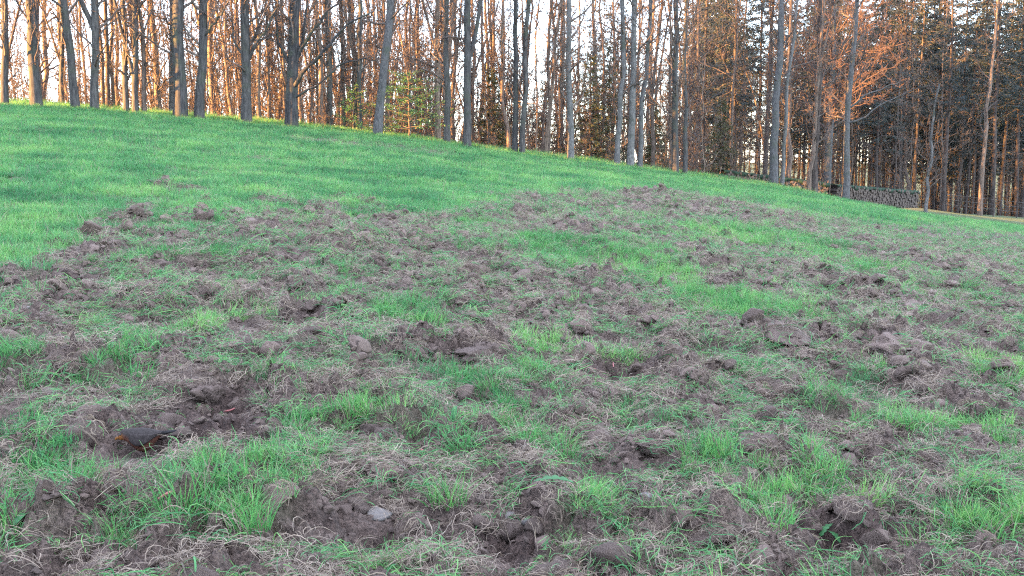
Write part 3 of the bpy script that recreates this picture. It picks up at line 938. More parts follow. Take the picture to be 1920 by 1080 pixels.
# ------------------------------------------------------------------ woodpiles and fence at the right
def log_meshes():
    out = []
    rnd = random.Random(9)
    for k in range(7):
        n = 9 if k < 3 else rnd.choice((3, 4, 5))
        R = [.078, .068, .085, .105, .1, .095, .1][k]
        a0 = rnd.uniform(0, 6.28)
        prof = []
        for i in range(n):
            a = a0 + 2 * math.pi * i / n + rnd.uniform(-.15, .15)
            rr = R * rnd.uniform(.86, 1.08)
            prof.append((rr * math.cos(a), rr * math.sin(a)))
        V = [(p[0], -.45, p[1]) for p in prof] + [(p[0], .45, p[1]) for p in prof]
        sides = [(i, (i + 1) % n, n + (i + 1) % n, n + i) for i in range(n)]
        me = bpy.data.meshes.new("log")
        me.from_pydata(V, [], sides + [tuple(range(n))[::-1], tuple(range(n, 2 * n))])
        me.materials.append(MAT["pine"]); me.materials.append(MAT["cut_wood"])
        for p in me.polygons[-2:]: p.material_index = 1
        me.update()
        out.append(me)
    return out
MAT["cut_wood"] = earth_material("cut_wood", (.04, .034, .028), (.085, .071, .059), (.14, .12, .10), 9)
MAT["tarp"] = plain("green_tarpaulin", (.020, .038, .024), .8, .1, .3, 5)
MAT["wire"] = plain("fence_wire", (.12, .11, .10), .5, .5, .1, 10)

def woodpile(pxa, oa, pxb, ob, label, seed):
    rnd = random.Random(seed)
    Hh = 1.18
    def seat(px, ytop):
        best = None
        for o in np.arange(.4, 14, .1):
            x, y = place(px, ytop, o)
            dx, ry, rz = ray(px, ytop)
            e = abs(float(base_z(x, y)) + Hh - (CAM_H + rz * y / ry))
            if best is None or e < best[0]: best = (e, x, y)
        return Vector((best[1], best[2], float(base_z(best[1], best[2]))))
    pa = seat(pxa, oa); pb = seat(pxb, ob)
    root = bpy.data.objects.new("woodpile", None); link(root)
    root.location = pa
    d = pb - pa; L = d.length
    u = d.normalized(); v = Vector((-u.y, u.x, 0)).normalized(); w = u.cross(v)
    M = Matrix((u, v, w)).transposed()
    root.rotation_euler = M.to_euler()
    root["label"] = label; root["category"] = "woodpile"; root["group"] = "woodpiles at the edge of the wood"
    lm = log_meshes()
    step = .128; rows = 9
    ncol = int(L / step)
    for r_ in range(rows):
        for c in range(ncol):
            sx = (c + .5 + (.5 if r_ % 2 else 0)) * step
            if sx > L - .05: continue
            obj("log", rnd.choice(lm), root, loc=(sx + rnd.uniform(-.012, .012), rnd.uniform(-.05, .05), .06 + r_ * .122 + rnd.uniform(-.01, .01)), rot=(rnd.uniform(-.05, .05), rnd.uniform(0, 6.28), rnd.uniform(-.06, .06)))
    # tarpaulin over the top: a draped sheet with thickness
    nx, ny = max(8, int(L / .18)), 8
    V = []
    for a in range(nx + 1):
        for b in range(ny + 1):
            t = b / ny * 2 - 1
            yy = t * .56
            zz = 1.15 + .02 * math.sin(a * 1.7 + seed) + rnd.uniform(-.012, .012)
            if abs(t) > .7:
                zz -= (abs(t) - .7) / .3 * (.20 + .07 * math.sin(a * .9 + seed))
                yy = math.copysign(.47 + .03 * math.sin(a * 2.3), t)
            V.append((-.06 + (L + .12) * a / nx, yy, zz))
    Fq = np.array([(a * (ny + 1) + b, (a + 1) * (ny + 1) + b, (a + 1) * (ny + 1) + b + 1, a * (ny + 1) + b + 1) for a in range(nx) for b in range(ny)])
    tp = obj("tarpaulin", mesh_np("tarpaulin", V, Fq, MAT["tarp"]), root)
    sol = tp.modifiers.new("thickness", 'SOLIDIFY'); sol.thickness = .01
    for sx in (-.11, L + .09):
        tb = Tubes(); tb.add([Vector((sx, 0, -.3)), Vector((sx, 0, .5)), Vector((sx + .03, 0, 1.28))], [.05, .045, .04], 7)
        obj("end_post", tb.mesh("end_post", MAT["pole"]), root)
woodpile(1350, 317, 1545, 341, "long low woodpile left of the middle post, mostly hidden by the slope", 3)
woodpile(1557, 344, 1711, 356.5, "woodpile with visible log ends under a green tarpaulin, ending at the right", 4)

def fence():
    root = bpy.data.objects.new("wire_fence", None); link(root)
    p0 = place(1772, 408, 4.0)
    root.location = (p0[0], p0[1], float(base_z(*p0)))
    root["label"] = "low wire fence with thin posts before the pines at the right"; root["category"] = "fence"
    pts = []
    for i, px in enumerate((1772, 1810, 1862, 1905, 1960)):
        x, y = place(px, 414, 6.6)
        z = float(base_z(x, y))
        v = Vector((x - root.location.x, y - root.location.y, z - root.location.z))
        pts.append(v)
        tb = Tubes(); tb.add([v + Vector((0, 0, -.3)), v + Vector((.01, 0, .5)), v + Vector((.02, 0, 1.05))], [.045, .042, .038], 7)
        obj("post", tb.mesh("post", MAT["pine"]), root)
    for h in (.35, .65, .95):
        tb = Tubes()
        for a, b in zip(pts[:-1], pts[1:]):
            m = a.lerp(b, .5)
            tb.add([a + Vector((0, -.04, h)), m + Vector((0, -.04, h - .03)), b + Vector((0, -.04, h))], [.005] * 3, 4)
        obj("wire", tb.mesh("wire", MAT["wire"]), root)
fence()

# ------------------------------------------------------------------ grass, withered litter and clods
def blades(seed, nb, R, h, w, tilt=(.05, .5), curv=(.3, 1.3), dead=.1, segs=4, clump=1.0):
    rn = np.random.default_rng(seed)
    rad = R * np.sqrt(rn.random(nb)) ** clump
    a0 = rn.random(nb) * 2 * math.pi
    px, py = rad * np.cos(a0), rad * np.sin(a0)
    az = a0 + rn.normal(0, .9, nb)
    L = rn.uniform(h[0], h[1], nb)
    t0 = rn.uniform(tilt[0], tilt[1], nb); cv = rn.uniform(curv[0], curv[1], nb)
    tw = rn.normal(0, .6, nb)
    s = np.linspace(0, 1, segs + 1)
    V = np.zeros((nb, segs + 1, 2, 3))
    x, y, z = px.copy(), py.copy(), np.full(nb, -.012)
    sx, sy = -np.sin(az + tw), np.cos(az + tw)
    for i, f in enumerate(s):
        ww = w * (1 - f ** 1.8) * .5 + w * .04
        ww = ww * (.75 + .5 * (np.arange(nb) % 7) / 7)
        V[:, i, 0] = np.stack([x - sx * ww, y - sy * ww, z], 1)
        V[:, i, 1] = np.stack([x + sx * ww, y + sy * ww, z], 1)
        ang = np.minimum(t0 + cv * (f + .5 / segs), 2.4)
        st = L / segs
        x = x + np.sin(ang) * np.cos(az) * st; y = y + np.sin(ang) * np.sin(az) * st; z = z + np.cos(ang) * st
    n = (segs + 1) * 2
    k = np.arange(nb)[:, None] * n; i = np.arange(segs)[None, :] * 2
    Q = np.stack([k + i, k + i + 1, k + i + 3, k + i + 2], -1).reshape(-1, 4)
    sh = np.repeat(rn.random(nb), n); dd = np.repeat((rn.random(nb) < dead).astype(float), n)
    return V.reshape(-1, 3), Q, {"shade": sh, "dead": dd}

def strands(seed, nb, R, ln, w, lift=.03, dead=1.0, segs=5, turn=.45):
    rn = np.random.default_rng(seed)
    rad = R * np.sqrt(rn.random(nb)); a0 = rn.random(nb) * 6.283
    x, y = rad * np.cos(a0), rad * np.sin(a0)
    az = rn.normal(0, .75, nb) + math.pi * (rn.random(nb) < .5)      # mostly combed one way
    L = rn.uniform(ln[0], ln[1], nb)
    hz = rn.random(nb) ** 2 * lift
    roll = rn.uniform(-1.3, 1.3, nb)
    V = np.zeros((nb, segs + 1, 2, 3))
    z0 = rn.uniform(-.004, .012, nb)
    bend = rn.normal(0, turn, nb)
    for i in range(segs + 1):
        f = i / segs
        z = z0 + hz * math.sin(math.pi * f) + .006 * f
        ww = w * .5 * (1 - .6 * abs(2 * f - .8) ** 2 * .6) * (.6 + .8 * (np.arange(nb) % 5) / 5)
        sx, sy = -np.sin(az) * np.cos(roll), np.cos(az) * np.cos(roll); sz = np.sin(roll)
        V[:, i, 0] = np.stack([x - sx * ww, y - sy * ww, z - sz * ww], 1)
        V[:, i, 1] = np.stack([x + sx * ww, y + sy * ww, z + sz * ww], 1)
        az = az + bend + rn.normal(0, turn * .8, nb)
        x = x + np.cos(az) * L / segs; y = y + np.sin(az) * L / segs
    n = (segs + 1) * 2
    k = np.arange(nb)[:, None] * n; i = np.arange(segs)[None, :] * 2
    Q = np.stack([k + i, k + i + 1, k + i + 3, k + i + 2], -1).reshape(-1, 4)
    sh = np.repeat(rn.random(nb), n); dd = np.repeat((rn.random(nb) < dead).astype(float), n)
    return V.reshape(-1, 3), Q, {"shade": sh, "dead": dd}

def ico(sub):
    import bmesh
    bm = bmesh.new(); bmesh.ops.create_icosphere(bm, subdivisions=sub, radius=1.0)
    V = np.array([v.co[:] for v in bm.verts]); T = np.array([[v.index for v in f.verts] for f in bm.faces])
    bm.free()
    return V, T

def noise3(P, sc, seed):
    x, y, z = P[:, 0] * sc, P[:, 1] * sc, P[:, 2] * sc
    return (perlin(x + 13.1, y + 7.7 + z * .7, seed) + perlin(y + 3.3, z + 1.9 + x * .6, seed + 1) + perlin(z + 5.2, x + 9.4 + y * .5, seed + 2)) / 2.0

def clod_arrays(seed, sub=3, rough=1.0):
    V, T = ico(sub)
    n = V / np.linalg.norm(V, axis=1, keepdims=True)
    d = 1 + rough * (.30 * noise3(n, 1.3, seed) + .26 * np.abs(noise3(n, 3.1, seed + 9)) - .10 + .16 * np.abs(noise3(n, 7.0, seed + 19)) + .08 * noise3(n, 15.0, seed + 29))
    rs = np.random.default_rng(seed)
    V = n * d[:, None]
    for _ in range(7):                                     # torn flat faces
        pd = rs.normal(0, 1, 3); pd /= np.linalg.norm(pd)
        t = V @ pd
        V = V - np.maximum(0, t - rs.uniform(.42, .75))[:, None] * pd * .9
    V = V * (1 + .10 * np.abs(noise3(n, 9.0, seed + 40)) + .05 * noise3(n, 19.0, seed + 50))[:, None]
    V = V * 1.15 * np.array([1, rs.uniform(.7, 1.1), rs.uniform(.5, .8)])
    return V, T

def straw_cap(seed, nb=80, w=.034, ln=(.5, 1.3), lift=.14, dead=.85):
    """Withered grass clinging to the top of a clod of unit radius."""
    V, Q, A = strands(seed, nb, .95, ln, w, lift=lift, dead=dead, segs=6, turn=.35)
    r2 = V[:, 0] ** 2 + V[:, 1] ** 2
    V[:, 2] = V[:, 2] * 1.5 + .74 * np.sqrt(np.clip(1 - r2 * .8, 0, 1)) - .35 * np.clip(r2 - .9, 0, 2)
    return V, Q, A

def proto_collection(name, items):
    c = bpy.data.collections.new(name)                     # never linked to the scene: prototypes only
    for i, me in enumerate(items):
        o = bpy.data.objects.new("%s_%02d" % (name, i), me)
        c.objects.link(o)
    return c

def scatter(name, coll, P, R, S, I, label, tint=None):
    me = bpy.data.meshes.new(name)
    me.vertices.add(len(P)); me.vertices.foreach_set("co", np.asarray(P, np.float32).ravel())
    a = me.attributes.new("rot", 'FLOAT_VECTOR', 'POINT'); a.data.foreach_set("vector", np.asarray(R, np.float32).ravel())
    a = me.attributes.new("scl", 'FLOAT', 'POINT'); a.data.foreach_set("value", np.asarray(S, np.float32))
    a = me.attributes.new("idx", 'INT', 'POINT'); a.data.foreach_set("value", np.asarray(I, np.int32))
    a = me.attributes.new("tint", 'FLOAT', 'POINT'); a.data.foreach_set("value", np.asarray(tint if tint is not None else np.full(len(P), .1), np.float32))
    ng = bpy.data.node_groups.new(name + "_scatter", 'GeometryNodeTree')
    ng.interface.new_socket("Geometry", in_out='INPUT', socket_type='NodeSocketGeometry')
    ng.interface.new_socket("Geometry", in_out='OUTPUT', socket_type='NodeSocketGeometry')
    gi = ng.nodes.new("NodeGroupInput"); go = ng.nodes.new("NodeGroupOutput")
    ip = ng.nodes.new("GeometryNodeInstanceOnPoints")
    ci = ng.nodes.new("GeometryNodeCollectionInfo")
    ci.inputs["Collection"].default_value = coll
    ci.inputs["Separate Children"].default_value = True
    ci.inputs["Reset Children"].default_value = True
    def na(nm, t):
        n = ng.nodes.new("GeometryNodeInputNamedAttribute"); n.data_type = t; n.inputs["Name"].default_value = nm
        return n.outputs["Attribute"]
    er = ng.nodes.new("FunctionNodeEulerToRotation")
    ng.links.new(na("rot", 'FLOAT_VECTOR'), er.inputs[0])
    ng.links.new(gi.outputs[0], ip.inputs["Points"])
    ng.links.new(ci.outputs[0], ip.inputs["Instance"])
    ip.inputs["Pick Instance"].default_value = True
    ng.links.new(na("idx", 'INT'), ip.inputs["Instance Index"])
    ng.links.new(er.outputs[0], ip.inputs["Rotation"])
    ng.links.new(na("scl", 'FLOAT'), ip.inputs["Scale"])
    ng.links.new(ip.outputs[0], go.inputs[0])
    o = obj(name, me, kind="stuff", label=label)
    md = o.modifiers.new("scatter", 'NODES'); md.node_group = ng
    return o

def band_points(bands, seed, half=36.0):
    """Random ground points by distance band: (r0, r1, points per square metre, size)."""
    rn = np.random.default_rng(seed)
    X, Y, S = [], [], []
    for r0, r1, dens, s in bands:
        area = math.radians(2 * half) / 2 * (r1 * r1 - r0 * r0)
        n = int(area * dens)
        r = np.sqrt(rn.uniform(r0 * r0, r1 * r1, n)); t = np.radians(rn.uniform(-half, half, n))
        X.append(r * np.sin(t)); Y.append(r * np.cos(t)); S.append(np.full(n, s))
    return np.concatenate(X), np.concatenate(Y), np.concatenate(S), rn

def normals(x, y, e=.03):
    hx = (height(x + e, y) - height(x - e, y)) / (2 * e)
    hy = (height(x, y + e) - height(x, y - e)) / (2 * e)
    return hx, hy

def build_stuff():
    # --- grass
    gm = [mesh_np("tuft", *blades(20 + k, 30, .10, (.05, .13), .0045, dead=.06)[:2], MAT["grass"], True, blades(20 + k, 30, .10, (.05, .13), .0045, dead=.06)[2]) for k in range(4)]
    def mk(args, kw, mat): 
        V, Q, A = blades(*args, **kw); return mesh_np("tuft", V, Q, mat, True, A)
    lush = [mk((40 + k, 46, .07, (.07, .155), .0048), dict(dead=.08, tilt=(.0, .45), curv=(.2, 1.2)), MAT["lush"]) for k in range(3)]
    mixd = [mk((50 + k, 30, .10, (.05, .13), .004), dict(dead=.5, tilt=(.2, 1.0), curv=(.4, 1.6)), MAT["grass"]) for k in range(3)]
    coll = proto_collection("grass_tuft", gm + lush + mixd)        # 0-3 meadow, 4-6 lush, 7-9 mixed
    bands = [(2.4, 6, 330, .9), (6, 10, 230, 1.0), (10, 16, 150, 1.05), (16, 26, 95, 1.25), (26, 56, 44, 1.7)]
    x, y, s, rn = band_points(bands, 101)
    mkk = masks(x, y)
    q = -x * ST + y * CT
    keep = (rn.random(len(x)) < mkk[1] ** 1.3) & (q < Q0 + 3.5 + 5 * (x > 22))
    # thin worn streaks in the upper meadow
    worn = np.maximum(sstep(.05, .4, fbm(x * .25, y * .6, 3, 91)), sstep(.0, .4, fbm(x * 1.3, y * 1.3, 3, 93)) * .7) * (1 - mkk[0])
    keep &= rn.random(len(x)) > .35 * worn
    x, y, s = x[keep], y[keep], s[keep]; mk2 = [m[keep] for m in mkk]
    z = height(x, y, mk2)
    n = len(x)
    patch = fbm(x * .8, y * .8, 3, 15)
    rooted = mk2[0] > .5
    lushp = np.where(rooted, np.clip(bumps(x, y, GREEN), 0, 1) * .75, .12 + .3 * sstep(.0, .4, patch))
    u = rn.random(n)
    idx = np.where(u < lushp, 4 + rn.integers(0, 3, n), np.where((rooted & (rn.random(n) < .62)) | (rn.random(n) < .55 * worn[keep]), 7 + rn.integers(0, 3, n), rn.integers(0, 4, n)))
    hx, hy = normals(x, y)
    rot = np.stack([np.clip(hy, -.5, .5) + rn.normal(0, .12, n), np.clip(-hx, -.5, .5) + rn.normal(0, .12, n), rn.random(n) * 6.283], 1)
    s = s * rn.uniform(.7, 1.25, n) * np.where(rooted, .74, 1.0)
    s = np.where((~rooted) & (idx >= 4), s * .72, s)
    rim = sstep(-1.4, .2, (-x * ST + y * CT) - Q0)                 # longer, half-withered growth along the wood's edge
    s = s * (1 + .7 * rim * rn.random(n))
    strip = rim * sstep(20, 23, x)  # at the right end, dry blades put sunlit yellow into the grass colour
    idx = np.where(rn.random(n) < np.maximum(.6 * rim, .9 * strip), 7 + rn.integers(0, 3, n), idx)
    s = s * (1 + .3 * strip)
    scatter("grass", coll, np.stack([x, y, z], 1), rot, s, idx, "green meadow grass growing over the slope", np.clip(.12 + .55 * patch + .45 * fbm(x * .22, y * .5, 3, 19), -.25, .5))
    # --- withered litter
    def ms(args, kw, mat):
        V, Q, A = strands(*args, **kw); return mesh_np("straw", V, Q, mat, True, A)
    lit = [ms((70 + k, 46, .085, (.04, .12), .0022), dict(lift=.028, turn=.3), MAT["straw"]) for k in range(5)]
    lit += [ms((80 + k, 34, .09, (.06, .13), .0032), dict(lift=.045, dead=.3, turn=.3), MAT["grass"]) for k in range(3)]
    coll = proto_collection("straw_patch", lit)
    x, y, s, rn = band_points([(2.4, 6, 185, .88), (6, 10, 115, 1.05), (10, 16, 62, 1.3), (16, 27, 30, 1.7)], 202)
    mkk = masks(x, y)
    keep = rn.random(len(x)) < mkk[0] * (1 - .5 * mkk[2]) * (.62 + .4 * (1 - mkk[1])) * (0.45 + .75 * sstep(-.15, .3, fbm(x * 1.6, y * 1.6, 3, 303))) * (1 - .85 * np.clip(bumps(x, y, HOLES) / .07, 0, 1))
    x, y, s = x[keep], y[keep], s[keep]; mk2 = [m[keep] for m in mkk]
    z = height(x, y, mk2); n = len(x)
    hx, hy = normals(x, y, .06)
    rot = np.stack([np.clip(hy, -1, 1), np.clip(-hx, -1, 1), 4 * fbm(x * 2.5, y * 2.5, 2, 333) + rn.normal(0, .5, n)], 1)
    idx = np.where(rn.random(n) < .35 + .35 * mk2[1], 5 + rn.integers(0, 3, n), rn.integers(0, 5, n))
    scatter("withered_grass", coll, np.stack([x, y, z + .006 + .022 * rn.random(n) ** 2], 1), rot, s * rn.uniform(.7, 1.2, n), idx, "withered grass and torn roots strewn over the rooted soil")
    # --- clods
    cl = []
    for k in range(6):
        V, T = clod_arrays(900 + k * 7, 3)
        cl.append(mesh_np("clod", V, T, MAT["clod"], False))
    for k in range(5):                                     # clods that still carry their turf
        V, T = clod_arrays(960 + k * 7, 3)
        SV, SQ, A = straw_cap(980 + k, 46, .05)
        me = mesh_np("clod", np.concatenate([V, SV]), [T, SQ + len(V)], [MAT["clod"], MAT["grass"]], False, {"shade": np.append(np.zeros(len(V)), A["shade"]), "dead": np.append(np.zeros(len(V)), A["dead"])})
        me.polygons.foreach_set("material_index", np.append(np.zeros(len(T), np.int32), np.ones(len(SQ), np.int32)))
        cl.append(me)
    coll = proto_collection("clod", cl)
    x, y, s, rn = band_points([(2.4, 6, 420, .011), (6, 10, 240, .016), (10, 16, 110, .024), (16, 27, 45, .036), (2.4, 6, 75, .034), (6, 10, 50, .045), (10, 16, 28, .06), (16, 27, 13, .075)], 404)
    mkk = masks(x, y)
    near_m = np.clip(bumps(x, y, MOUNDS, .6) / .1, 0, 1)
    keep = rn.random(len(x)) < mkk[0] * (1 - mkk[1]) * np.clip(.42 + .5 * mkk[2] + .4 * near_m, 0, 1)
    keep &= ~((np.abs(x - BIRD[0] - .02) < .20) & (np.abs(y - BIRD[1] + .08) < .20))
    x, y, s = x[keep], y[keep], s[keep]; mk2 = [m[keep] for m in mkk]
    n = len(x)
    s = np.minimum(s * np.exp(rn.normal(0, .4, n)), .085)
    z = height(x, y, mk2) - s * .05
    rot = np.stack([rn.normal(0, .4, n), rn.normal(0, .4, n), rn.random(n) * 6.283], 1)
    scatter("soil_crumbs", coll, np.stack([x, y, z], 1), rot, s, np.where((s > .026) & (rn.random(n) < .75), 6 + rn.integers(0, 5, n), rn.integers(0, 6, n)), "loose crumbs of dug-up soil")
    # --- brushwood far inside the wood: reads as one mass of twigs
    saps = []
    for k in range(6):
        tt, tc = deciduous(450 + k, [.02, .03, .025, .035, .06, .075][k], [3.2, 5.0, 7.0, 9.0, 13, 14][k], [.04, -.05, .03, -.02, .03, -.01][k], first=[.2, .2, .2, .2, 2.5, 3.5][k], nprim=[16, 16, 16, 16, 24, 24][k], Lp=(.7, 1.7) if k < 4 else (1.2, 2.8), nch=(4, 4, 3), vis=14, sides=5, wob=.07, elev=(10, 65), minr=.010)
        for key, lst in tt.b.items(): tc.b.setdefault(key, []).extend(lst)
        saps.append(leafy_crown(tc, [220, 220, 160, 60, 10, 10][k], 470 + k))
    coll = proto_collection("brush", saps)
    rn = np.random.default_rng(808)
    X, Y, S, I = [], [], [], []
    for lo, hi, n, d0, d1 in ((-60, 300, 90, 16, 65), (300, 700, 190, 7, 75), (700, 1020, 170, 7, 75), (1020, 1320, 120, 7, 75), (1320, 1720, 50, 8, 75), (1720, 2000, 40, 14, 75)):
        for _ in range(n):
            px = rn.uniform(lo, hi)
            gx, gy = place(px, float(np.interp(px, [p[0] for p in _sky], [p[1] for p in _sky])), rn.uniform(d0, d1))
            X.append(gx); Y.append(gy); S.append(rn.uniform(.7, 1.3)); I.append(rn.integers(0, 4) if rn.random() < .8 else rn.integers(4, 6))
    for _ in range(110):                                    # low scrub and fallen twigs round the feet of the front trees
        px = rn.uniform(0, 1330)
        gx, gy = place(px, float(np.interp(px, [p[0] for p in _sky], [p[1] for p in _sky])), rn.uniform(-.4, 3.0))
        X.append(gx); Y.append(gy); S.append(rn.uniform(.10, .32)); I.append(rn.integers(0, 3))
    X = np.array(X); Y = np.array(Y)
    scatter("undergrowth", coll, np.stack([X, Y, base_z(X, Y)], 1), np.stack([X * 0, X * 0, rn.random(len(X)) * 6.28], 1), S, I, "tangle of bare brushwood deep inside the wood")
    # --- conifers far behind at the right: one dark mass
    dark = []
    for k in range(3):
        tt, tc, (V, Q, sh) = conifer(520 + k, [.13, .11, .15][k], [22, 20, 23][k], [5.5, 4.0, 7.5][k], 2.6, 28, 6, .4, 10, (.14, .32), .026, .24, 16, shape=.3, loose=True)
        for key, lst in tt.b.items(): tc.b.setdefault(key, []).extend(lst)
        BV, BQ = tc.arrays()
        me = mesh_np("dark_conifer", np.concatenate([BV, V]), [BQ, Q + len(BV)], [MAT["pine"], MAT["needle_dark"]], False, {"shade": np.append(np.zeros(len(BV)), sh), "dead": np.zeros(len(BV) + len(V))})
        me.polygons.foreach_set("material_index", np.append(np.zeros(len(BQ), np.int32), np.ones(len(Q), np.int32)))
        dark.append(me)
    coll = proto_collection("dark_conifer", dark)
    X, Y, S, I = [], [], [], []
    for lo, hi, n, d0, d1 in ((1020, 1320, 10, 35, 80), (1300, 1720, 75, 22, 80), (1720, 2050, 75, 22, 80)):
        for _ in range(n):
            px = rn.uniform(lo, hi)
            gx, gy = place(px, float(np.interp(px, [p[0] for p in _sky], [p[1] for p in _sky])), rn.uniform(d0, d1))
            X.append(gx); Y.append(gy); S.append(rn.uniform(.8, 1.25)); I.append(rn.integers(0, 3))
    X = np.array(X); Y = np.array(Y)
    scatter("conifer_thicket", coll, np.stack([X, Y, base_z(X, Y)], 1), np.stack([X * 0, X * 0, rn.random(len(X)) * 6.28], 1), S, I, "dark mass of conifers far behind the pines")
build_stuff()

# ------------------------------------------------------------------ single things on the ground
def gz(x, y):
    return float(height(np.array([x]), np.array([y]))[0])

def on_ground(px, py):
    x, y = ground_hit(px, py)
    for _ in range(4):                                  # settle on the rough surface along the same bearing
        z = gz(x, y)
        dx, ry, rz = ray(px, py)
        t = (z - CAM_H) / rz
        t = max(2.0, min(60.0, t)) * .5 + .5 * (y / ry)
        x, y = dx * t, ry * t
    return x, y, gz(x, y)

# ---- grass tussocks that stand out
def build_tussocks():
    meshes = []
    for k in range(6):
        V, Q, A = blades(700 + k, 95, .10, (.11, .27), .0058, tilt=(0, .5), curv=(.15, 1.4), dead=.16, segs=5, clump=1.4)
        A["shade"] = A["shade"] * .8 + .3
        meshes.append(mesh_np("grass_tussock", V, Q, MAT["lush"], True, A))
    for k in range(3):
        V, Q, A = blades(720 + k, 110, .11, (.09, .22), .0042, tilt=(.2, .9), curv=(.6, 1.9), dead=.45, segs=5, clump=1.2)
        meshes.append(mesh_np("grass_tussock", V, Q, MAT["lush"], True, A))
    rnd = random.Random(4)
    T = [  # px, py (foot), size, mesh pool (0 lush, 1 half withered), label
     (140, 915, 1.0, 0, "tall green tussock left in front of the bird"),
     (200, 905, .8, 0, "green tussock directly below the bird's head"),
     (345, 958, 1.15, 0, "bright upright tussock right in front of the bird, tallest there"),
     (395, 935, .9, 0, "slanting bright blades beside the upright tussock before the bird"),
     (500, 925, .95, 0, "spreading green tussock halfway between the bird and the picture's middle"),
     (555, 815, .85, 0, "green tussock at the right rim of the bird's hollow"),
     (590, 850, .8, 0, "smaller green tussock right of the hollow's rim, slightly nearer"),
     (668, 790, .85, 0, "dense upright tussock above the middle of the rooted foreground"),
     (735, 605, 1.2, 0, "large bright tussock alone among clods in the middle distance"),
     (775, 590, 1.0, 0, "right half of the large bright tussock pair in the middle distance"),
     (840, 945, .95, 0, "upright green tussock in the foreground, left of the picture's middle"),
     (815, 925, .7, 0, "short tussock touching the upright foreground tussock on its left"),
     (930, 790, .85, 0, "green tussock in the middle, left one of three in a row"),
     (985, 830, 1.0, 0, "tallest green tussock of the three in a row in the middle"),
     (1060, 860, .8, 0, "green tussock, right one of the three in a row in the middle"),
     (975, 720, .75, 0, "small bright tussock in front of the broad bare strip"),
     (915, 725, .7, 0, "small tussock left beside the one before the bare strip"),
     (1120, 985, .9, 1, "yellowish thin tussock at the bottom, right of the dark pit"),
     (1340, 900, .9, 1, "dark drooping tussock left of the yellow-green one"),
     (1525, 935, 1.05, 1, "bright yellow-green spreading tussock in the right foreground"),
     (1620, 890, .85, 1, "tussock with orange withered blades in the right foreground"),
     (1640, 790, 1.0, 1, "spreading tussock with yellow base at the right, above the withered one"),
     (1715, 800, .9, 0, "green tussock right next to the one with a yellow base"),
     (1450, 1000, .9, 0, "tussock at the bottom edge left of the right-hand dark pit"),
     (1730, 1020, 1.1, 0, "lush grass clump at the bottom right corner, leftmost of four"),
     (1790, 1000, 1.0, 0, "lush grass clump at the bottom right corner, second of four"),
     (1850, 1015, 1.1, 0, "lush grass clump at the bottom right corner, third of four"),
     (1905, 1000, 1.0, 0, "lush grass clump at the bottom right corner, outermost of four"),
     (1890, 720, .9, 0, "green clump at the right edge above the middle"),
     (1840, 700, .8, 0, "green clump second from the right edge above the middle"),
     (1180, 520, 1.1, 0, "green clump in the broad grassy island, right of middle"),
     (1090, 500, 1.0, 0, "green clump at the left end of the broad grassy island"),
     (1240, 505, 1.0, 0, "green clump at the right end of the broad grassy island"),
     (1310, 590, .95, 0, "left clump of the long green strip on the right"),
     (1390, 592, 1.0, 0, "middle clump of the long green strip on the right"),
     (1470, 588, .95, 0, "right clump of the long green strip on the right"),
     (15, 960, 1.0, 0, "green clump in the bottom left corner"),
     (55, 730, .9, 0, "green clump near the left edge level with the hollow"),
     (235, 740, .95, 1, "half-withered tussock overhanging the back rim of the bird's hollow"),
     (505, 745, .85, 1, "pale drooping tussock behind the right end of the hollow"),
     (470, 1010, .9, 0, "light green tussock at the bottom edge left of the pale stone"),
     (1230, 960, .8, 1, "thin tussock in the foreground just right of the picture's middle"),
     (1190, 800, .8, 1, "flattened grey-green tussock right of the three in a row"),
     (440, 575, .9, 1, "withered tussock between clods in the left middle distance"),
     (420, 440, .9, 1, "pale withered tussock at the upper rim of the rooted patch"),
     (800, 455, 1.0, 1, "straw-coloured tussock behind the big earth mound"),
    ]
    for px, py, s, k, lab in T:
        x, y, z = on_ground(px, py)
        me = meshes[rnd.randrange(6)] if k == 0 else meshes[6 + rnd.randrange(3)]
        obj("grass_tussock", me, label=lab, category="grass", group="grass tussocks on the rooted ground", loc=(x, y, z), rot=(rnd.uniform(-.1, .1), rnd.uniform(-.1, .1), rnd.uniform(0, 6.28)), scale=(s * .78, s * .78, s * rnd.uniform(.55, .75)))
build_tussocks()

